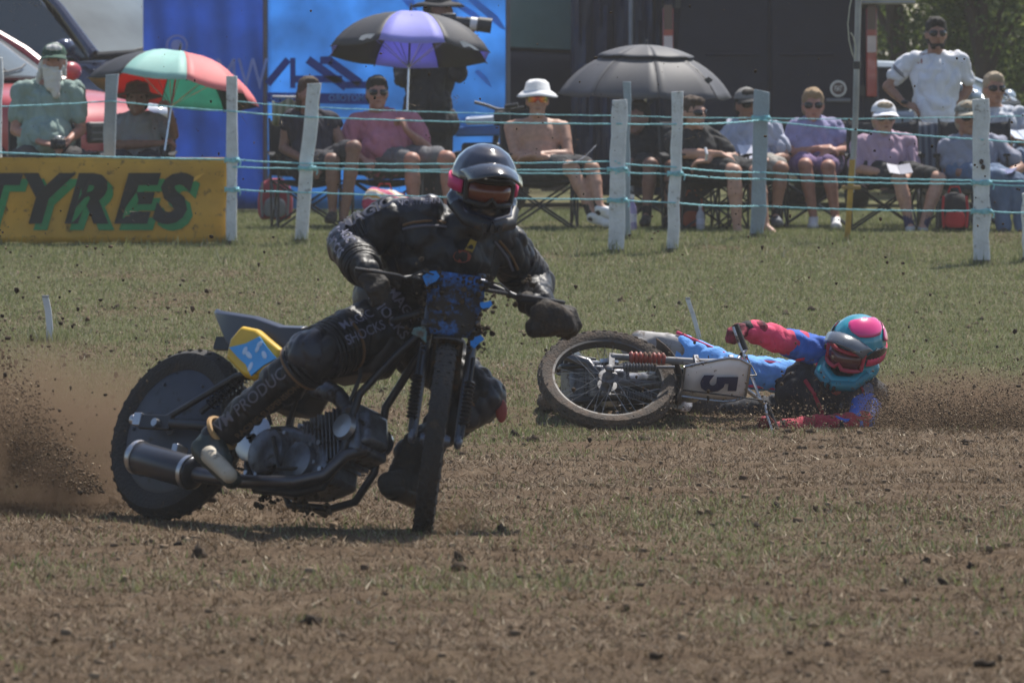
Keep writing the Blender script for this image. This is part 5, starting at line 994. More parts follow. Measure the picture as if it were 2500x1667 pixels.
        if col.get('gaiter') and s < 0:
            gt = MB()
            for k in range(8): gt.lathe([(.02, -.013), (.031, -.002), (.031, .005), (.02, .013)], lerp(low, top, .14 + .036 * k), AX, 18)
            add(gt, 'fork_gaiter', col['gaiter'])
    for u in (.09, -.09):
        yk = MB().box(HEADX + AX * u, (.07, .22, .03), Matrix.Rotation(-math.atan2(.075, .525), 3, 'Y')); add(yk, 'fork_yoke', ALLOY, bevel=.006)
    # handlebar
    hc = S @ (HEADX + AX * .12); gr_, gl_ = col['grips']; fw = (S.to_3x3() @ V(1, 0, 0)); up = S.to_3x3() @ AX; ax_ = (gl_ - gr_).normalized()
    ir, il = gr_ + ax_ * .13, gl_ - ax_ * .13; cr, cl = hc - ax_ * .045, hc + ax_ * .045
    bar = [gr_, ir, lerp(ir, cr, .35) + up * .0, lerp(ir, cr, .8), cr, cl, lerp(il, cl, .8), lerp(il, cl, .35), il, gl_]
    MB().tube(bar, .0115, 10).build('handlebar', col['bar'], t); MB().tube([lerp(ir, cr, .2), lerp(il, cl, .2)], .008, 8).build('handlebar_brace', col['bar'], t)
    for s, e, f in ((-1, gr_, ir), (1, gl_, il)):
        o_ = (e - f).normalized(); MB().tube([e + o_ * .01, f], .0175, 12).build('grip', mat('grip_black', (.018, .018, .02), .8), t)
        MB().tube([f + fw * .02 - o_ * .02, f + fw * .065 + o_ * .01, lerp(f, e, .6) + fw * .07, e + fw * .06 + o_ * .04], [.009, .007, .0065, .0075], 8).build('lever', col.get('lever', ALLOYB), t)
        MB().tube([f + fw * .02 - o_ * .02, f + fw * .08 - o_ * .08 + up * .03, hc + fw * .09 + o_ * .05 - up * .04, hc + fw * .05 + o_ * .04 - up * .32], .004, 6).build('cable', BLACKPL, t)
    # front number plate and small mudguard
    pc = HEADX + AX * col.get('plate_up', .05) + V(col.get('plate_fwd', .115), 0, 0); u = V(0, 1, 0); rows = []
    for i in range(7):
        v = i / 6; z_ = (-.15 + .28 * v) * col.get('plate_size', 1); hw = col.get('plate_size', 1) * lerp(.085, .125, min(1, v * 1.6)) * (1 - .25 * max(0, v - .8) / .2); rows.append([pc + AX * z_ + V(-.5 * (q * hw) ** 2 / .6, q * hw, 0) for q in (-1, -.6, -.2, .2, .6, 1)])
    pm = MB().ring_loft(rows, close=False, caps=False).xf(S); pl = pm.build('front_plate', col['plate'], t); pl.modifiers.new('t', 'SOLIDIFY').thickness = .006
    if col.get('number'):
        rim = MB().tube([r[0] for r in rows] + rows[-1][1:-1] + [r[-1] for r in rows[::-1]] + rows[0][1:-1][::-1] + [rows[0][0]], .007, 6).xf(S); rim.build('plate_edge', ALLOYB, pl)
        nrm = AX.cross(u); nrm = V(.99, 0, .1414)
        q = MB()
        for i in range(5):
            pass
        fn = lambda x_, y_: S @ (pc + AX * (-.005 + y_ * .24) + V(-.5 * (x_ * .24) ** 2 / .6, x_ * .24, 0) + nrm * .016)
        fl = lambda x_, y_: S @ (pc + AX * (-.085 + y_ * .10) + V(-.5 * (x_ * .2) ** 2 / .6, x_ * .20, 0) + nrm * .010)
        lettering('plate_number', '5', fn, mat('number_navy', (.03, .035, .10), .5, dirt=.2), pl, bold=.05)
    rows = []
    for i in range(9):
        a = math.radians(70 + 70 * i / 8); rows.append([FAX + V(math.cos(a) * (.385), q * .055, math.sin(a) * .385 - .012 * abs(q)) for q in (-1, -.4, .4, 1)])
    mg = MB().ring_loft(rows, close=False, caps=False).xf(S); o = mg.build('front_mudguard', col['guard'], t); o.modifiers.new('t', 'SOLIDIFY').thickness = .005
    return t, S
B1M = Matrix.Translation((-1.3375, 25.9, -.006)) @ Matrix.Rotation(math.radians(-43.5), 4, 'Z') @ Matrix.Rotation(math.radians(-20), 4, 'X')
_I = B1M.inverted()
BLUEP = mat('plate_blue', (.03, .17, .50), .35, var=.3, scale=18, dirt=.78, dirtcol=(.04, .03, .022))
b1, S1 = bike('race_motorcycle', 'black grass-track motorcycle with solid rear disc banked in a slide', dict(tyre=RUBBER, rim=STEELD, cover=mat('disc_cover_blue_black', (.030, .033, .046), .42, .2, var=.3, scale=5, dirt=.2, dirtcol=(.035, .03, .028)), spring=STEELD, tank=mat('tank_black', (.02, .022, .03), .3), tail=mat('tail_navy', (.017, .019, .034), .35, dirt=.08), fork=mat('fork_grey', (.11, .12, .15), .35, .6, dirt=.2), bar=STEELD, plate=BLUEP, guard=mat('guard_black', (.02, .018, .016), .6, dirt=.4), lever=STEELD, plate_size=.86, plate_up=-.01, grips=(_I @ W(893, 668, 25.08), _I @ W(1352, 742, 25.22))), -47)
b1.matrix_world = B1M
def b1_at(px, py, yl):
    "bike-local point seen at a photo pixel on the plane yl metres left of the bike's centre line"
    c = _I @ V(0, 0, CH); r = (_I.to_3x3() @ (W(px, py, 1.0) - V(0, 0, CH))); return c + r * ((yl - c.y) / r.y)
def side_plate():
    out = [(591, 795), (629, 803), (692, 855), (683, 879), (623, 923), (596, 919), (552, 872), (563, 828)]
    mb = MB(); f = [b1_at(a, b, -.135) for a, b in out]; n = V(0, -1, 0); c = sum(f, V(0, 0, 0)) / 8
    mb.ring_loft([[p + V(0, .10, 0) for p in f], [p + V(0, .005, 0) for p in f], [lerp(p, c, .10) + V(0, -.012, 0) for p in f]]); o = mb.build('side_number_plate', mat('plate_yellow', (.62, .38, .02), .4, dirt=.06), b1, bevel=.006)
    f = [b1_at(a, b, -.152) for a, b in ((559, 848), (600, 838), (633, 821), (650, 846), (674, 874), (642, 892), (612, 917), (600, 890), (580, 872))]; MB().ring_loft([[p + V(0, .006, 0) for p in f], f]).build('plate_shield', mat('shield_blue', (.06, .33, .68), .4), o, smooth=False)
    pale = mat('shield_pale', (.50, .62, .78), .5)
    for x_, y_, rx, rz, a in ((607, 866, .024, .010, .5), (598, 856, .012, .016, .2), (634, 840, .016, .011, -.5), (645, 866, .020, .010, .7), (611, 895, .011, .019, .2), (628, 852, .010, .014, .3)): p = b1_at(x_, y_, -.153); MB().ell(p, (rx, .002, rz), Matrix.Rotation(a, 3, 'Y')).build('plate_numeral', pale, o)
    MB().lathe([(.001, .004), (.022, .004), (.024, 0)], b1_at(697, 815, -.095), (0, -1, 0), 20).build('tail_badge', mat('badge_ring', (.25, .26, .30), .4), b1)
    MB().box((.12, 0, .70), (.10, .02, .05)).build('tail_bracket', BLACKPL, b1)
side_plate()
mud_lumps('caked_mud', [S1 @ (HEADX + V(.12, y_, z_)) for y_ in (-.12, -.08, -.03, .03, .08, .12) for z_ in (-.17, -.10, -.03, .03, .08)] + [S1 @ (HEADX + V(.06, .14, .02)), S1 @ (HEADX + V(.05, .2, .06)), S1 @ (HEADX + V(0, .26, .12)), S1 @ (HEADX + V(.05, .10, -.10))], .0115, b1, 300, 3)
mud_lumps('caked_soil', [V(.55, -.02, .09), V(.70, 0, .085), V(.64, -.05, .09), V(.85, 0, .09), V(.75, .04, .085)], .012, b1, 60, 5)
for i, (yy, zz, r, w_) in enumerate(((-.10, .11, .3, .036), (.10, -.10, -.3, .030), (.115, .04, .1, .022), (-.105, -.10, .5, .040))):
    p = S1 @ (HEADX + V(.150, yy, zz - .05)); n_ = S1.to_3x3() @ V(.98, 0, .2); u_ = S1.to_3x3() @ V(0, 1, 0); rr_ = random.Random(i); poly = [p + (u_ * math.cos(a) + AX * math.sin(a)) * w_ * rr_.uniform(.35, 1.15) for a in [2 * math.pi * k / 9 + r for k in range(9)]]
    MB().ring_loft([poly, [q + n_ * .006 for q in poly]]).build('plate_shard', (mat('shard_blue', (.025, .22, .60), .35, dirt=.25), mat('shard_mint', (.10, .19, .18), .6, dirt=.35))[i == 3], b1, smooth=False)
# fallen bike, lying on its left side, wheels towards the left of the picture
phi = math.radians(8); tau = math.radians(8); pv_ = V(math.sin(phi) * math.cos(tau), -math.cos(phi) * math.cos(tau), math.sin(tau)); av_ = V(math.cos(phi), math.sin(phi), 0); lv_ = av_.cross(pv_)
_e = Matrix((V(.99, 0, .1414), V(0, 1, 0), V(-.1414, 0, .99))).transposed(); _w = Matrix((pv_, lv_, av_)).transposed(); R2 = _w @ _e.transposed()
HEAD2 = W(1738, 915, 34.60)
B2M = Matrix.Translation(HEAD2 - R2 @ HEADX) @ R2.to_4x4()
_I2 = B2M.inverted()
b2, S2 = bike('fallen_motorcycle', 'white-plated grass-track motorcycle number 5 lying on its side', dict(tyre=RUBBERB, rim=ALLOYB, cover=None, spring=mat('spring_grey', (.14, .14, .15), .4, .5, dirt=.3), tank=mat('tank_white', (.6, .6, .62), .4, dirt=.2), tail=mat('tail_white', (.62, .62, .64), .4, dirt=.2), fork=mat('fork_alloy', (.13, .13, .14), .6, .3, dirt=.3), bar=mat('bar_alloy', (.42, .42, .44), .3, .9, dirt=.2), plate=mat('plate_grey_white', (.78, .78, .84), .45, dirt=.12), guard=mat('guard_brown', (.06, .045, .035), .8, dirt=.5), gaiter=mat('gaiter_red', (.24, .04, .028), .5, dirt=.3), number=True, plate_size=1.18, plate_fwd=.055, plate_up=.03, fw=.08, frim=mat('rim_dull', (.075, .07, .068), .6, .3, dirt=.35), grips=(_I2 @ W(1797, 797, 34.78), _I2 @ W(1893, 1046, 34.66))), 48)
b2.matrix_world = B2M
for o_ in (b1, b2):
    m_ = o_.matrix_world.copy(); l_, q_, s_ = m_.decompose(); o_.location = l_; o_.rotation_mode = 'QUATERNION'; o_.rotation_quaternion = q_
# ------------------------------------------------------------ the two riders
LEATHER = mat('black_leather', (.014, .014, .017), .5, var=.2, bump=.6, bscale=16, dirt=.22, dirtcol=(.028, .022, .017), spec=.4); LEATHERB = mat('navy_black_leather', (.018, .020, .032), .42, bump=.25, bscale=26, dirt=.16, dirtcol=(.035, .027, .02), spec=.5)
GLOVE = mat('muddy_glove', (.026, .021, .018), .8, bump=.4, bscale=60, dirt=.4, dirtcol=(.055, .04, .028)); PRINT = mat('suit_print', (.19, .19, .26), .6, dirt=.28); PRINTD = mat('suit_print_dim', (.11, .11, .14), .6, dirt=.25); PIPE = mat('brown_piping', (.16, .085, .035), .6)
def helmet(root, c, R, shell, chin, peak, lens, strap, frame_m, s=1.0, patches=(), pkl=1.0):
    org = root.location
    def p(x, y, z): return c + R @ (V(x, y, z) * s)
    prims = [('e', p(0, .015, .025), (.128 * s, .150 * s, .130 * s), R), ('e', p(0, .03, -.04), (.122 * s, .132 * s, .10 * s), R)]
    for x in (-1, 1): prims += [('c', p(x * .100, -.01, -.075), p(x * .075, -.125, -.105), .038 * s, .036 * s), ('c', p(x * .075, -.125, -.105), p(0, -.172, -.115), .036 * s, .036 * s), ('c', p(x * .105, .0, -.06), p(x * .06, .06, -.12), .035 * s, .03 * s)]
    h = fuse('helmet', prims, shell, root, org, .009 * s, 4)
    cb = MB()
    for x in (-1, 1): cb.tube([p(x * .112, -.055, -.075), p(x * .085, -.145, -.108), p(0, -.198, -.118)], [.022 * s, .026 * s, .026 * s], 10)
    cb.build('chin_bar', chin, h, org)
    for k in (-.03, 0, .03): MB().box(p(k, -.222, -.118), (.014, .012, .03), R).build('chin_vent', BLACKPL, h, org)
    face = fuse('face_opening', [('e', p(0, -.072, -.012), (.092 * s, .068 * s, .066 * s), R)], BLACKPL, root, org, .008, 1); h2 = h
    g = MB(); ring = [p(math.sin(a) * .094, -.062 - math.cos(a) * .090 * .95, .034 + (.008 if abs(a) < .9 else 0)) for a in [math.radians(q) for q in range(-72, 73, 12)]]; ring2 = [p(math.sin(a) * .092, -.066 - math.cos(a) * .088, -.046 + (.022 if abs(a) < .2 else 0)) for a in [math.radians(q) for q in range(72, -73, -12)]]
    g.tube(ring + ring2 + ring[:1], .010 * s, 8); go = g.build('goggles', frame_m, root, org)
    MB().ring_loft([[p(math.sin(a) * .090, -.060 - math.cos(a) * .090, .030), p(math.sin(a) * .091, -.066 - math.cos(a) * .092, -.004), p(math.sin(a) * .088, -.062 - math.cos(a) * .088, -.040)] for a in [math.radians(q) for q in range(-70, 71, 10)]], close=False, caps=False).build('goggle_lens', lens, go, org).modifiers.new('t', 'SOLIDIFY').thickness = .004
    MB().ring_loft([[p(math.sin(a) * .133, .015 - math.cos(a) * .155, .026), p(math.sin(a) * .133, .015 - math.cos(a) * .155, -.022)] for a in [math.radians(q) for q in list(range(52, 309, 8))]], close=False, caps=False).build('goggle_strap', strap, go, org).modifiers.new('t', 'SOLIDIFY').thickness = .006
    rows = []
    for i in range(8):
        u = i / 7; rows.append([p(q * .118 * (1 - .12 * u) , -.055 - .055 * math.cos(q * 1.3) - .135 * pkl * u * (1 - .18 * q * q), .112 - .040 * u - .05 * q * q + .02 * math.sin(u * 2.2)) for q in (-1, -.75, -.45, -.15, .15, .45, .75, 1)])
    pk = MB().ring_loft(rows, close=False, caps=False).build('helmet_peak', peak, h, org); pk.modifiers.new('t', 'SOLIDIFY').thickness = .007
    for k, (a0, a1, e0, e1, m) in enumerate(patches):
        rows = [[p(math.cos(e) * math.sin(a) * .1335, .015 - math.cos(e) * math.cos(a) * .1555, .025 + math.sin(e) * .1355) for a in [math.radians(lerp(a0, a1, .5) + (j / 10 - .5) * (a1 - a0) * math.sin(math.radians(20 + 140 * i / 8)))  for j in range(11)]] for i, e in enumerate([math.radians(lerp(e0, e1, i / 8)) for i in range(9)])]
        MB().ring_loft(rows, close=False, caps=False).build('helmet_graphic', m, h, org).modifiers.new('t', 'SOLIDIFY').thickness = .003
    return h
def limb(a, b, r0, r1, bulge=1.0): m = lerp(a, b, .35); rm = lerp(r0, r1, .3) * bulge; return [('c', a, m, r0, rm), ('c', m, b, rm, r1)]
# --- near rider
J = {k: W(*v) for k, v in dict(pel=(1000, 775, 25.55), ch=(1080, 625, 25.40), nk=(1150, 545, 25.33), rs=(955, 540, 25.36), re=(848, 598, 25.38), rw=(893, 664, 25.12), ls=(1232, 610, 25.46), le=(1300, 690, 25.60), lw=(1318, 748, 25.30), rh=(955, 785, 25.50), rk=(768, 868, 25.24), ra=(535, 1062, 25.44), lh=(1020, 830, 25.60), lk=(1168, 968, 25.44), la=(1000, 1120, 25.42)).items()}
ra_ = thing('person', 'rider in black leathers and dark helmet leaning the near motorcycle', 'person', V(J['pel'].x, 25.5, 0.0)); o1 = ra_.location.copy(); J1 = J
prims = [('c', J['rh'], J['lh'], .115, .115), ('c', J['pel'] + V(.06, 0, .05), J['ch'] + V(.02, 0, 0), .155, .165), ('c', J['pel'] + V(-.02, 0, .05), lerp(J['ch'], J['rs'], .45), .14, .13), ('e', J['ch'], (.21, .15, .18)), ('c', lerp(J['nk'], J['rs'], .8), lerp(J['nk'], J['ls'], .8), .088, .085), ('c', lerp(J['ch'], J['nk'], .4), J['nk'], .11, .07), ('c', J['nk'], W(1172, 500, 25.3), .07, .07)]
for s in 'rl':
    prims += limb(J[s + 's'], J[s + 'e'], .092, .074) + limb(J[s + 'e'], J[s + 'w'], .076, .054) + limb(J[s + 'h'], J[s + 'k'], .130, .092) + limb(J[s + 'k'], J[s + 'a'], .084, .060, 1.02)
suit1 = fuse('leather_suit', prims, LEATHER, ra_, o1, .0095, 4, .016, 11, 3., .016, 15)
# padded shoulders, elbow and knee guards
pad1 = fuse('shoulder_pad', [('c', lerp(J['nk'], J['rs'], .55) + V(0, -.02, .045), lerp(J['rs'], J['re'], .2) + V(-.01, -.02, .02), .062, .060)], LEATHERB, ra_, o1, .009, 2, .006, 12, 2., .008, 18); fuse('shoulder_pad', [('c', lerp(J['nk'], J['ls'], .75) + V(.02, -.02, .035), lerp(J['ls'], J['le'], .35) + V(.015, -.02, .02), .060, .058)], LEATHERB, ra_, o1, .009, 2, .006, 12, 2., .008, 18)
fuse('elbow_guard', limb(lerp(J['rs'], J['re'], .62), J['re'], .080, .082) + limb(J['re'], lerp(J['re'], J['rw'], .55), .082, .076), LEATHERB, ra_, o1, .01, 2, .004)
fuse('knee_guard', [('c', lerp(J['rh'], J['rk'], .75), J['rk'] + V(-.015, -.015, .01), .096, .090)], LEATHERB, ra_, o1, .009, 3, .006, 12, 5., .010, 16); fuse('knee_guard', [('c', J['lk'] + V(.03, -.02, .0), lerp(J['lk'], J['la'], .25) + V(.03, -.02, 0), .075, .07)], LEATHERB, ra_, o1, .009, 3, .006, 12, 5., .010, 16)
MB().ell(J['lk'] + V(.085, -.045, -.05), (.022, .012, .045)).build('knee_patch', mat('patch_red', (.28, .05, .04), .6, dirt=.2), ra_, o1)
# wrinkle rings and piping
def band(a, b, u, r, m, w=.006):
    c = lerp(a, b, u); x, y, z = frame(b - a); MB().tube([c + (x * math.cos(t) + y * math.sin(t)) * r for t in [2 * math.pi * i / 24 for i in range(25)]], w, 6).build('piping', m, ra_, o1)
band(J['rk'], J['ra'], .16, .092, PIPE); band(J['rk'], J['ra'], .97, .066, mat('tan_cuff', (.38, .22, .08), .6), .010); band(J['rh'], J['rk'], .62, .108, PIPE); band(J['re'], J['rw'], .72, .064, PIPE); band(J['rs'], J['re'], .55, .084, PIPE, .005); band(J['lk'], J['la'], .1, .083, PIPE)
cam_v = V(0, -1, .12)
for a, b, u0, u1, r0, n_ in (('rs', 're', .50, .80, .087, 5), ('rh', 'rk', .66, .90, .104, 6), ('rk', 'ra', .05, .14, .094, 3), ('re', 'rw', .60, .90, .068, 5), ('ls', 'le', .45, .85, .084, 6)):
    for k in range(n_): band(J[a], J[b], lerp(u0, u1, k / (n_ - 1)), r0 + .002 * (k % 2) - .006 * k / n_, LEATHER, .008)
lettering('suit_lettering', 'VM PRODUCTS', on_limb(J['ra'], J['rk'], .092, .05, .064, cam_v + V(-.1, 0, .1), .52, -1), PRINTD, ra_, o1, bold=.01); lettering('suit_lettering', 'RACING SUSPENSION', on_limb(J['ra'], J['rk'], .093, -.62, .034, cam_v, .50, -1), mat('print_brown', (.13, .085, .05), .6), ra_, o1, bold=.02)
lettering('suit_lettering', 'MAGIC', on_limb(J['rk'], J['rh'], .121, .40, .052, cam_v, .42, -1), PRINT, ra_, o1, bold=.01); lettering('suit_lettering', 'SHOCKS', on_limb(J['rk'], J['rh'], .121, -.10, .052, cam_v, .42, -1), PRINT, ra_, o1, bold=.01)
lettering('suit_lettering', 'SHOCKS', on_limb(J['re'] + V(0, 0, .0), J['rw'], .086, -.28, .055, cam_v + V(-.5, 0, .3), .35, -1), PRINT, ra_, o1, bold=.01); lettering('suit_lettering', 'MAGIC', on_limb(J['re'], J['rw'], .086, .42, .055, cam_v + V(-.5, 0, .3), .3, -1), PRINT, ra_, o1, bold=.01)
lettering('suit_lettering', 'MAGIC', on_limb(J['re'], J['rs'], .096, .75, .07, cam_v, .66, -1), PRINTD, ra_, o1, bold=.03)
# chest emblem: red disc with a yellow flash
def on_skin(o, root, px, py, off=.004):
    "point of a finished surface that lies behind a photo pixel"
    c = V(0, 0, CH) - root.location; ok, p, n, _ = o.ray_cast(c, (W(px, py, 1.0) - V(0, 0, CH)).normalized()); return (p + n * off + root.location) if ok else W(px, py, 25.25)
bpy.context.view_layer.update()
def skin_patch(nm, pts, m, off=.004): MB().add([on_skin(suit1, ra_, a, b, off) for a, b in pts], [tuple(range(len(pts)))]).build(nm, m, ra_, o1, smooth=False).modifiers.new('t', 'SOLIDIFY').thickness = .004
skin_patch('chest_emblem', [(1128 + 22 * math.cos(t), 626 + 15 * math.sin(t)) for t in [k * math.pi / 5 for k in range(10)]], mat('emblem_red', (.24, .05, .03), .6, dirt=.3)); skin_patch('chest_flash', [(1136, 610), (1150, 580), (1164, 586), (1152, 616)], mat('emblem_yellow', (.40, .27, .03), .6, dirt=.3), .007)
for pts, m in (([(985, 549), (1010, 543), (1040, 540), (1070, 541), (1090, 544)], PIPE), ([(985, 560), (1010, 554), (1040, 551), (1070, 552), (1092, 556)], PRINTD), ([(1206, 590), (1222, 608), (1238, 630), (1252, 660)], PRINTD), ([(1218, 588), (1234, 606), (1250, 630), (1264, 658)], PIPE)):
    MB().tube([on_skin(suit1, ra_, a, b, .003) for a, b in pts], .005, 6).build('piping', m, ra_, o1)
lettering('suit_lettering', 'NORTHERN', lambda x, y: on_skin(pad1, ra_, 1022 + x * 19, 494 - y * 19 - x * 1.2, .003), PRINT, ra_, o1)
belt1 = fuse('belt', [('c', J['rh'] + V(-.02, -.02, .085), J['lh'] + V(.02, -.02, .085), .128, .128)], LEATHERB, ra_, o1, .012, 3, .004)
bpy.context.view_layer.update()
def on_front(px, py):
    q = [on_skin(o_, ra_, px, py, .005) for o_ in (suit1, belt1)]; return min(q, key=lambda p: p.y)
for tx, cx_, cy_ in (('MAGIC', 985, 748), ('SHOCKS', 948, 772)): lettering('suit_lettering', tx, (lambda cx_, cy_: (lambda x, y: on_front(cx_ + 34 * (x * .61 + y * .79), cy_ + 34 * (x * .79 - y * .61))))(cx_, cy_), PRINT, ra_, o1, bold=.02)
# gloves on the grips
def glove(root, w, dv, nv, side, m, s=1.25, curl=1.1): fuse('glove', hand_prims(w, dv, nv, curl, s, side) + [('c', w - Vector(dv).normalized() * .06, w + Vector(dv).normalized() * .01, .046, .040), ('e', w + Vector(dv).normalized() * .05, (.050, .036, .042))], m, root, root.location, .0075, 2, .003, 30)
glove(ra_, J['rw'], V(.30, -.5, -.35), V(.3, .35, -.8), 1, GLOVE)
glove(ra_, J['lw'], V(.40, -.35, -.10), V(-.25, .45, -.8), -1, GLOVE, 1.5, 1.0)
fuse('hand_guard', [('e', W(1345, 775, 25.13), (.085, .03, .060), Matrix.Rotation(.35, 3, 'Y')), ('c', W(1310, 800, 25.15), W(1385, 795, 25.15), .045, .035), ('c', W(1330, 745, 25.15), W(1392, 775, 25.15), .03, .022)], GLOVE, ra_, o1, .009, 2, .006, 20)
# boots
def boot(root, prims, m, nm='boot'): fuse(nm, prims, m, root, root.location, .009, 2, .004, 14)
hl_, to_ = W(497, 1098, 25.42), W(566, 1170, 25.22)
boot(ra_, [('c', J['ra'], hl_ + V(.01, 0, .01), .056, .052), ('c', hl_, to_, .050, .040), ('c', lerp(J['ra'], hl_, .5), lerp(hl_, to_, .6) + V(.01, 0, .02), .055, .042)], mat('green_black_boot', (.016, .026, .022), .5, dirt=.25))
fuse('toe_guard', [('c', W(514, 1112, 25.33), W(560, 1160, 25.19), .040, .032)], mat('scuffed_tan', (.42, .36, .27), .6, dirt=.3), ra_, o1, .009, 2)
boot(ra_, [('c', J['la'] + V(.03, 0, .04), W(985, 1165, 25.40), .070, .064), ('c', W(1000, 1180, 25.40), W(948, 1178, 25.25), .062, .044), ('c', W(1010, 1195, 25.40), W(960, 1195, 25.28), .055, .045)], GLOVE)
fuse('steel_shoe', [('c', W(1012, 1214, 25.38), W(950, 1190, 25.25), .045, .040)], mat('slider_steel', (.05, .05, .052), .4, .6, dirt=.3), ra_, o1, .009, 1)
helmet(ra_, W(1182, 452, 25.25), euler(.22, .20, .10), mat('helmet_black', (.014, .016, .028), .13, coat=1.0, var=.3, scale=12), mat('chin_black', (.012, .012, .014), .5, dirt=.2), mat('peak_black', (.013, .013, .016), .2, coat=.8, dirt=.1), mat('lens_amber', (.14, .035, .018), .15, coat=.3), mat('strap_pink', (.55, .02, .12), .6), mat('goggle_black', (.015, .015, .016), .5), .98)
# --- fallen rider
J = {k: W(*v) for k, v in dict(pel=(1975, 960, 35.22), ch=(2045, 960, 35.10), nk=(2085, 905, 35.12), rs=(2020, 862, 35.12), re=(1930, 838, 35.02), rw=(1828, 805, 34.86), ls=(2120, 965, 35.05), le=(2098, 1035, 34.85), lw=(1905, 1046, 34.72), rh=(1970, 925, 35.32), rk=(1795, 905, 35.20), ra=(1645, 838, 35.42), lh=(1985, 990, 35.40), lk=(1830, 1005, 35.50), la=(1640, 985, 35.80)).items()}
rb_ = thing('person', 'fallen rider in blue, pink and black kit with teal helmet', 'person', V(J['pel'].x, 35.2, tz(35.2))); o2 = rb_.location.copy()
KB = cloth('kit_black', (.018, .018, .022), dirt=.18, dirtcol=(.07, .05, .035)); KBL = cloth('kit_blue', (.04, .14, .55), var=.2, dirt=.12); KSK = cloth('kit_sky', (.13, .36, .80), dirt=.10); KP = cloth('kit_pink', (.68, .06, .14), var=.2, dirt=.12); KR = cloth('kit_red', (.38, .025, .05), dirt=.25)
prims = [('c', J['rh'], J['lh'], .12, .12), ('c', J['pel'], J['ch'], .175, .19), ('c', W(1985, 905, 35.2), W(2060, 905, 35.15), .10, .11), ('e', J['ch'] + V(.03, 0, -.02), (.18, .15, .20)), ('c', J['ch'] + V(.06, 0, -.02), J['ls'], .14, .10), ('c', lerp(J['nk'], J['rs'], .8), lerp(J['nk'], J['ls'], .8), .085, .085), ('c', J['ch'], J['nk'], .12, .07), ('c', J['nk'], W(2085, 870, 35.08), .07, .07)]
for s in 'rl': prims += limb(J[s + 's'], J[s + 'e'], .068, .052) + limb(J[s + 'e'], J[s + 'w'], .054, .038) + limb(J[s + 'h'], J[s + 'k'], .095, .066) + limb(J[s + 'k'], J[s + 'a'], .068, .046)
suit2 = fuse('race_suit', prims, KB, rb_, o2, .0105, 4, .010, 11, 8., .016, 14)
for nm, a, b, u0, u1, r0, r1, m in (('upper_sleeve', 'rs', 're', .12, 1.0, .078, .072, KBL), ('lower_sleeve', 're', 'rw', -.12, .92, .073, .052, KP), ('upper_sleeve', 'ls', 'le', .25, .95, .076, .068, KBL), ('lower_sleeve', 'le', 'lw', 0, .9, .064, .046, KR), ('trouser_leg', 'rh', 'rk', .10, 1.0, .092, .080, KSK), ('trouser_leg', 'rk', 'ra', .02, .80, .080, .062, KSK)):
    fuse(nm, [('c', lerp(J[a], J[b], u0), lerp(J[a], J[b], u1), r0 + .007, r1 + .007)], m, rb_, o2, .0095, 3, .012, 13, u0 * 10 + r0 * 99, .007, 17)
for a, b, off in (('rh', 'rk', V(.0, -.05, -.066)), ('rk', 'ra', V(0, -.04, -.06)), ('rh', 'rk', V(.0, -.05, .066)), ('rk', 'ra', V(0, -.02, .064))): MB().tube([lerp(J[a], J[b], u) + off for u in (.1, .5, .95)], .009, 6).build('piping', KP, rb_, o2)
bpy.context.view_layer.update()
for pts, m, w_ in (([(1966, 928), (1978, 945), (1990, 962), (1998, 985), (2008, 1004), (2018, 1018)], KR, .011), ([(1992, 884), (2004, 898), (2018, 912), (2034, 926)], KP, .010), ([(2096, 936), (2106, 952), (2112, 970)], KR, .007), ([(2040, 1020), (2062, 1028), (2084, 1026)], KBL, .012)):
    MB().tube([on_skin(suit2, rb_, a, b, .002) for a, b in pts], w_, 6).build('chest_piping', m, rb_, o2)
for cx_, cy_, rx_, ry_, m in ((2042, 955, 13, 9, mat('badge_dull_red', (.30, .06, .04), .6, dirt=.3)), (2084, 944, 11, 8, mat('badge_dull_red', (.3, .06, .04))), (2120, 952, 14, 18, mat('kit_slate', (.10, .12, .20), .7, dirt=.2)), (2064, 990, 16, 7, PRINTD)):
    MB().add([on_skin(suit2, rb_, cx_ + rx_ * math.cos(t), cy_ + ry_ * math.sin(t), .004) for t in [k * math.pi / 4 for k in range(8)]], [tuple(range(8))]).build('kit_badge', m, rb_, o2, smooth=False).modifiers.new('t', 'SOLIDIFY').thickness = .004
glove(rb_, J['rw'], V(-.6, -.2, -.05), V(.1, .2, -1), 1, cloth('glove_pink_black', (.05, .012, .022), col2=(.30, .02, .05), scale=18), 1.15, 1.2); glove(rb_, J['lw'], V(-.7, -.2, .05), V(.0, .3, 1), -1, cloth('glove_red_black', (.10, .012, .022), col2=(.34, .03, .05), scale=18, dirt=.3), 1.1, 1.2)
boot(rb_, [('c', lerp(J['rk'], J['ra'], .72), J['ra'] + V(-.03, 0, .0), .068, .058), ('c', J['ra'] + V(-.04, 0, 0), W(1560, 828, 35.40), .058, .050), ('c', W(1590, 835, 35.40), W(1535, 850, 35.34), .052, .044)], mat('grey_boot', (.26, .25, .25), .6, dirt=.35)); boot(rb_, [('c', J['la'] + V(.05, 0, 0), J['la'], .06, .055), ('c', J['la'], W(1570, 985, 35.8), .055, .045)], mat('grey_boot', (.26, .25, .25)))
TEAL = mat('helmet_teal', (.02, .27, .36), .25, coat=.7, var=.1); PK = mat('helmet_pink', (.72, .03, .20), .22, coat=.8); HBK = mat('helmet_gloss_black', (.015, .015, .018), .2, coat=.5)
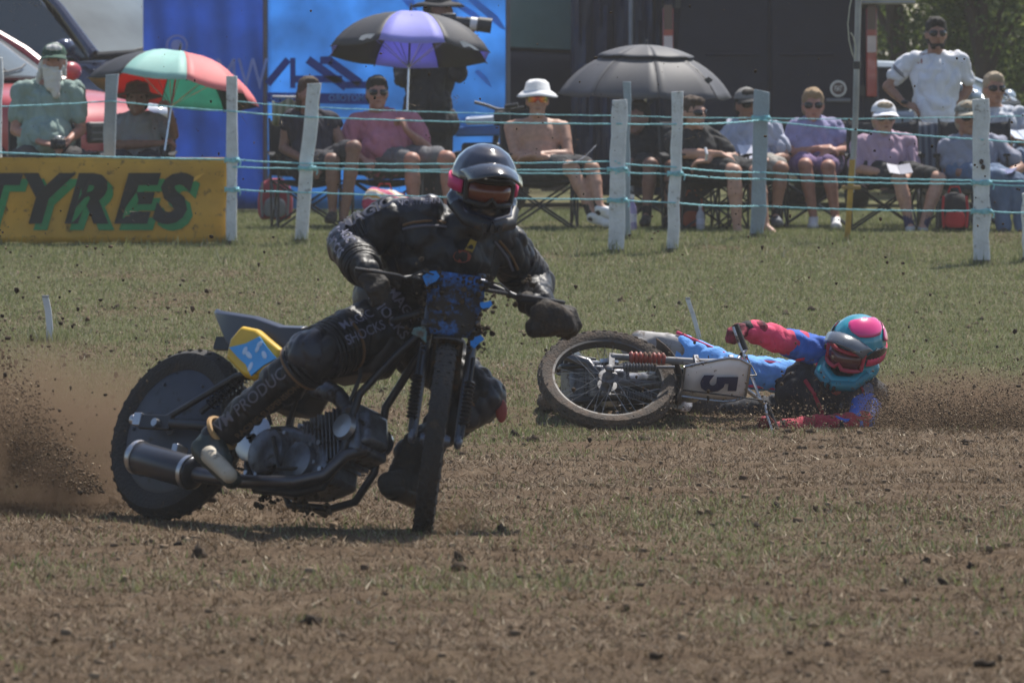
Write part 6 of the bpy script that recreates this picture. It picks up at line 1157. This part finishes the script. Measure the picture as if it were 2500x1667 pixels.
helmet(rb_, W(2088, 850, 35.02), euler(-.55, .30, .38), TEAL, mat('chin_teal', (.015, .18, .24), .35, dirt=.15), mat('peak_smoke', (.10, .11, .13), .25, coat=.5, dirt=.15), mat('lens_red', (.10, .03, .03), .15, coat=.5), KP, mat('goggle_pink', (.40, .03, .06), .5), 1.12, [(-35, 150, 40, 87, PK), (95, 172, 12, 44, PK), (45, 110, -22, 14, HBK), (-110, -50, -20, 30, HBK)], .6)
# mud and cut grass thrown over the fallen rider
mud_lumps('clinging_soil', [W(a, b, 34.9) - o2 for a, b in ((2000, 960), (2030, 990), (1980, 1000), (2060, 1000), (1950, 1040), (2040, 940), (2080, 1010))], .008, rb_, 90, 9)
# ------------------------------------------------------------ bags and small things by the chairs
def backpack(label, c, s, m, m2, name='backpack'):
    t = thing(name, label, 'bag', c); MB().ring_loft([[V(math.cos(a) * w * s, math.sin(a) * dd * s, z * s) for a in [2 * math.pi * k / 14 for k in range(14)]] for w, dd, z in ((.12, .08, 0), (.16, .11, .04), (.165, .115, .2), (.14, .10, .32), (.07, .05, .38))]).build('pack_body', m, t, sub=1)
    MB().ring_loft([[V(math.cos(a) * w * s, -.10 * s + math.sin(a) * .04 * s, z * s) for a in [2 * math.pi * k / 12 for k in range(12)]] for w, z in ((.09, .03), (.11, .08), (.10, .18), (.05, .21))]).build('front_pocket', m2, t, sub=1)
    MB().tube([V(-.06, -.02, .37) * s, V(-.04, -.02, .43) * s, V(.04, -.02, .43) * s, V(.06, -.02, .37) * s], .01 * s, 6).build('carry_loop', m2, t)
    for x_ in (-.11, .11): MB().tube([V(x_, -.09, .34) * s, V(x_ * 1.1, -.125, .2) * s, V(x_, -.1, .04) * s], .013 * s, 6).build('strap', m2, t)
    return t
REDB = cloth('bag_red', (.40, .02, .025)); backpack('black rucksack with red trim on the grass below the camouflage cap man', on_ground(2330, 56.3) + V(0, 0, .01), .85, cloth('bag_black', (.025, .022, .024)), REDB)
backpack('dull red and grey bag standing against the blue shelter wall', on_ground(672, 60.5), 1.0, cloth('bag_dull_red', (.28, .03, .05)), GREY); backpack('black bag with an orange patch between the chairs', on_ground(1688, 57.2), .75, cloth('bag_black', (.025, .022, .024)), cloth('bag_orange', (.30, .06, .02)))
def striped_bag():
    t = thing('shopping_bag', 'slumped pink, orange and white striped bag under the man in pink', 'bag', on_ground(942, 57.2)); prims = [('e', V(0, 0, .22), (.21, .12, .11)), ('e', V(-.09, 0, .25), (.10, .1, .09)), ('e', V(.12, 0, .19), (.10, .09, .08)), ('c', V(.15, -.02, .17), V(.24, -.02, .15), .04, .015), ('c', V(-.05, 0, .08), V(.06, 0, .08), .1, .1)]
    m = mat('bag_stripes', (.5, .05, .12), .7); N = m.node_tree.nodes; Lk = m.node_tree.links; tc = N.new('ShaderNodeTexCoord'); w = N.new('ShaderNodeTexWave'); w.inputs['Scale'].default_value = 2.6; w.inputs['Distortion'].default_value = 2.5; w.bands_direction = 'DIAGONAL'; Lk.new(tc.outputs['Object'], w.inputs[0]); r = N.new('ShaderNodeValToRGB'); r.color_ramp.interpolation = 'CONSTANT'; el = r.color_ramp.elements
    el.new(.3); el.new(.55)
    for e, (p_, c_) in zip(el, ((0, (.50, .04, .13)), (.35, (.72, .70, .70)), (.55, (.62, .30, .04)), (.85, (.7, .68, .68)))): e.position = p_; e.color = (*c_, 1)
    Lk.new(w.outputs['Fac'], r.inputs[0]); Lk.new(r.outputs[0], N['Principled BSDF'].inputs['Base Color']); fuse('bag_cloth', [(p[0], *p[1:]) for p in prims], m, t, V(0, 0, 0), .012, 3, .02, 9); MB().tube([(-.08, 0, .31), (-.05, 0, .38), (.03, 0, .38), (.06, 0, .30)], .008, 6).build('handle', REDB, t)
striped_bag()
def booklet(label, px, py, d, w, h, yaw, pitch, m):
    t = thing('booklet', label, 'booklet', W(px, py, d), 'race programmes'); t.rotation_euler = (pitch, 0, yaw)
    for s in (-1, 1): MB().box((s * w / 4, 0, abs(s) * .004), (w / 2, h, .006), Matrix.Rotation(s * -.18, 3, 'Y')).build('page', m, t, smooth=False)
    MB().tube([(0, -h / 2, 0), (0, h / 2, 0)], .004, 5).build('spine', m, t)
PAPER = mat('paper', (.62, .63, .72), .8, var=.06); booklet('white programme held by the capped man in the pale polo', 1822, 372, 57.22, .13, .17, .3, .7, PAPER); booklet('open booklet in the hands of the man in the striped shirt', 2196, 414, 56.55, .20, .13, .2, .6, mat('paper_grey', (.30, .30, .36), .6)); booklet('booklet on the lap of the man in the camouflage cap', 2450, 420, 56.5, .20, .12, -.5, .35, mat('paper_blue', (.20, .22, .38), .6)); booklet('folded newspaper held up at the right edge', 2492, 330, 59.0, .22, .16, .5, .5, mat('paper_blue_white', (.45, .5, .6), .7))
def loose_sheet():
    t = thing('paper_sheet', 'loose white sheet curling on the lap of the shirtless man', 'paper', W(1405, 395, 56.75)); rows = [[V(x_ , y_, .02 * math.sin(x_ * 14) + (.16 * (x_ / .2) ** 2 if x_ > .0 else 0) + .03 * x_) for y_ in (-.06, 0, .06)] for x_ in [-.1 + .03 * i for i in range(10)]]; MB().ring_loft(rows, close=False, caps=False).build('sheet', PAPER, t).modifiers.new('t', 'SOLIDIFY').thickness = .002; MB().tube([V(-.1, -.06, -.005), V(-.1, .06, -.005)], .003, 5).build('fold', PAPER, t)
loose_sheet()
def bottle(label, px, d, m, h=.22):
    t = thing('drink_bottle', label, 'bottle', on_ground(px, d)); MB().lathe([(.001, 0), (.034, .002), (.036, .02), (.036, h * .6), (.03, h * .72), (.014, h * .85), (.014, h)], (0, 0, 0), (0, 0, 1), 16).build('bottle_body', m, t); MB().lathe([(.016, h * .95), (.016, h * 1.06), (.001, h * 1.06)], (0, 0, 0), (0, 0, 1), 12).build('cap', WHITESHOE, t); MB().lathe([(.0365, h * .25), (.0365, h * .5)], (0, 0, 0), (0, 0, 1), 16).build('label_band', mat('bottle_band', (.5, .5, .6), .5), t)
bottle('pale bottle standing behind the bent white post', 1544, 56.8, mat('bottle_violet', (.25, .22, .4), .3), .28); bottle('small drink bottle beside the black and orange bag', 1710, 56.9, mat('bottle_clear', (.4, .4, .45), .2), .2)
# parked blue bike behind the shirtless man: bars, tank and plate showing
def parked_bike():
    d = 60.6; t = thing('parked_motorcycle', 'blue and white motorcycle parked between the photographer and the shirtless man', 'motorcycle', on_ground(1180, d)); o = t.location; bl = mat('bike_blue', (.03, .14, .45), .35); wh = mat('bike_white', (.55, .6, .7), .4)
    def q(px, py, dd=0): return W(px, py, d + dd) - o
    MB().tube([q(1158, 250), q(1188, 258), q(1215, 268), q(1250, 268), q(1280, 262)], .014, 8).build('handlebar', BLACKPL, t); MB().tube([q(1216, 266, .05), q(1212, 330, .05), q(1200, 420, .1), q(1195, 505, .1)], [.03, .028, .026, .024], 8).build('fork', STEELD, t)
    MB().ring_loft([[q(px - 14, py, y_), q(px + w_, py - 6, y_), q(px + w_, py + 16, y_), q(px - 14, py + 18, y_)] for px, py, w_, y_ in ((1150, 290, 60, -.1), (1150, 284, 80, 0), (1150, 290, 70, .1))]).build('fuel_tank', wh, t, bevel=.02, sub=1)
    MB().ring_loft([[q(1110, 310, y_), q(1222, 306, y_), q(1222, 332, y_), q(1110, 334, y_)] for y_ in (-.08, .08)]).build('seat_panel', bl, t, bevel=.02)
    for px in (1130, 1215): MB().lathe([(.22, -.04), (.29, -.05), (.31, 0), (.29, .05), (.22, .04), (.22, -.04)], V(q(px, 0).x, 0, .31), (.5, 1, 0), 32).build('wheel', TYRE, t)
    MB().box(q(1175, 390), (.35, .2, .3)).build('engine', STEELD, t, bevel=.03); MB().tube([q(1232, 262, -.06), q(1265, 256, -.08)], .02, 8).build('grip', BLACKPL, t); MB().box(q(1225, 285, -.06), (.14, .1, .1)).build('headlamp_cowl', BLACKPL, t, bevel=.02)
parked_bike()
def chair_towel():
    t = thing('towel', 'green and white towel hung over the chair behind the leaning post', 'towel', W(712, 262, 57.75)); rows = [[V(-.16 + .032 * j, .03 * math.sin(j * .9) - .06 * math.sin(i / 6 * 3.1), .08 - .05 * abs(i - 1.5) - .02 * math.sin(j * 1.1)) for j in range(11)] for i in range(7)]
    MB().ring_loft(rows, close=False, caps=False).build('towel_cloth', stripe('towel_green', (.18, .22, .14), (.40, .42, .32), 5, axis='X'), t).modifiers.new('t', 'SOLIDIFY').thickness = .008; MB().tube([V(-.16, 0, .09), V(.16, 0, .085)], .008, 5).build('hem', WHITEC, t)
chair_towel()

def flecks():
    co = []; rr = random.Random(4)
    for _ in range(260):
        a = W(rr.gauss(2020, 55), rr.gauss(985, 45), 34.86 + rr.random() * .1) - o2; dv = V(rr.gauss(0, 1), rr.gauss(0, .3), rr.gauss(0, 1)).normalized() * rr.uniform(.008, .028); w = V(rr.gauss(0, 1), 0, rr.gauss(0, 1)).normalized() * .0016; co += [a - w, a + w, a + dv]
    o = raw_mesh('straw_flecks', [p[:] for p in co], np.arange(len(co)), ST); o.parent = rb_; o['kind'] = 'stuff'
flecks()
dust('dust_plume', 'brown dust spraying off the near rear wheel', W(40, 1085, 27.0), (.85, .9, .46), 8.5, col=(.28, .20, .135), rotz=.3)
dust('dust_spray', 'dense low spray of soil just behind the near rear wheel', W(175, 1180, 26.4), (.26, .35, .14), 15., col=(.22, .155, .105), scale=6.)
dust('dust_cloud', 'brown dust drifting behind the fallen rider', W(2330, 1000, 35.0), (.85, .6, .25), 9.0, col=(.29, .21, .145))
dust('dust_haze', 'thin brown dust behind the sliding bike', W(1880, 1000, 35.9), (.75, .5, .18), 4.0, col=(.29, .21, .145))
dust('dust_puff', 'small puff of soil beside the near front wheel', W(1120, 1270, 24.9), (.16, .16, .11), 9.0, col=(.26, .17, .10))
# dusty summer air over the whole field
def haze():
    mb = MB().box((0, 1140, 3.0), (2600, 2960, 9.0)); o = mb.build('haze', None, None, smooth=False)
    m = bpy.data.materials.new('dusty_air'); m.use_nodes = True; N = m.node_tree.nodes; N.remove(N['Principled BSDF']); v = N.new('ShaderNodeVolumePrincipled'); v.inputs['Color'].default_value = (.92, .90, .88, 1); v.inputs['Density'].default_value = .0006; v.inputs['Anisotropy'].default_value = .2
    m.node_tree.links.new(v.outputs[0], N['Material Output'].inputs['Volume']); o.data.materials.clear(); o.data.materials.append(m); tag(o, 'pale dusty air over the field', 'haze', kind='stuff')
haze()
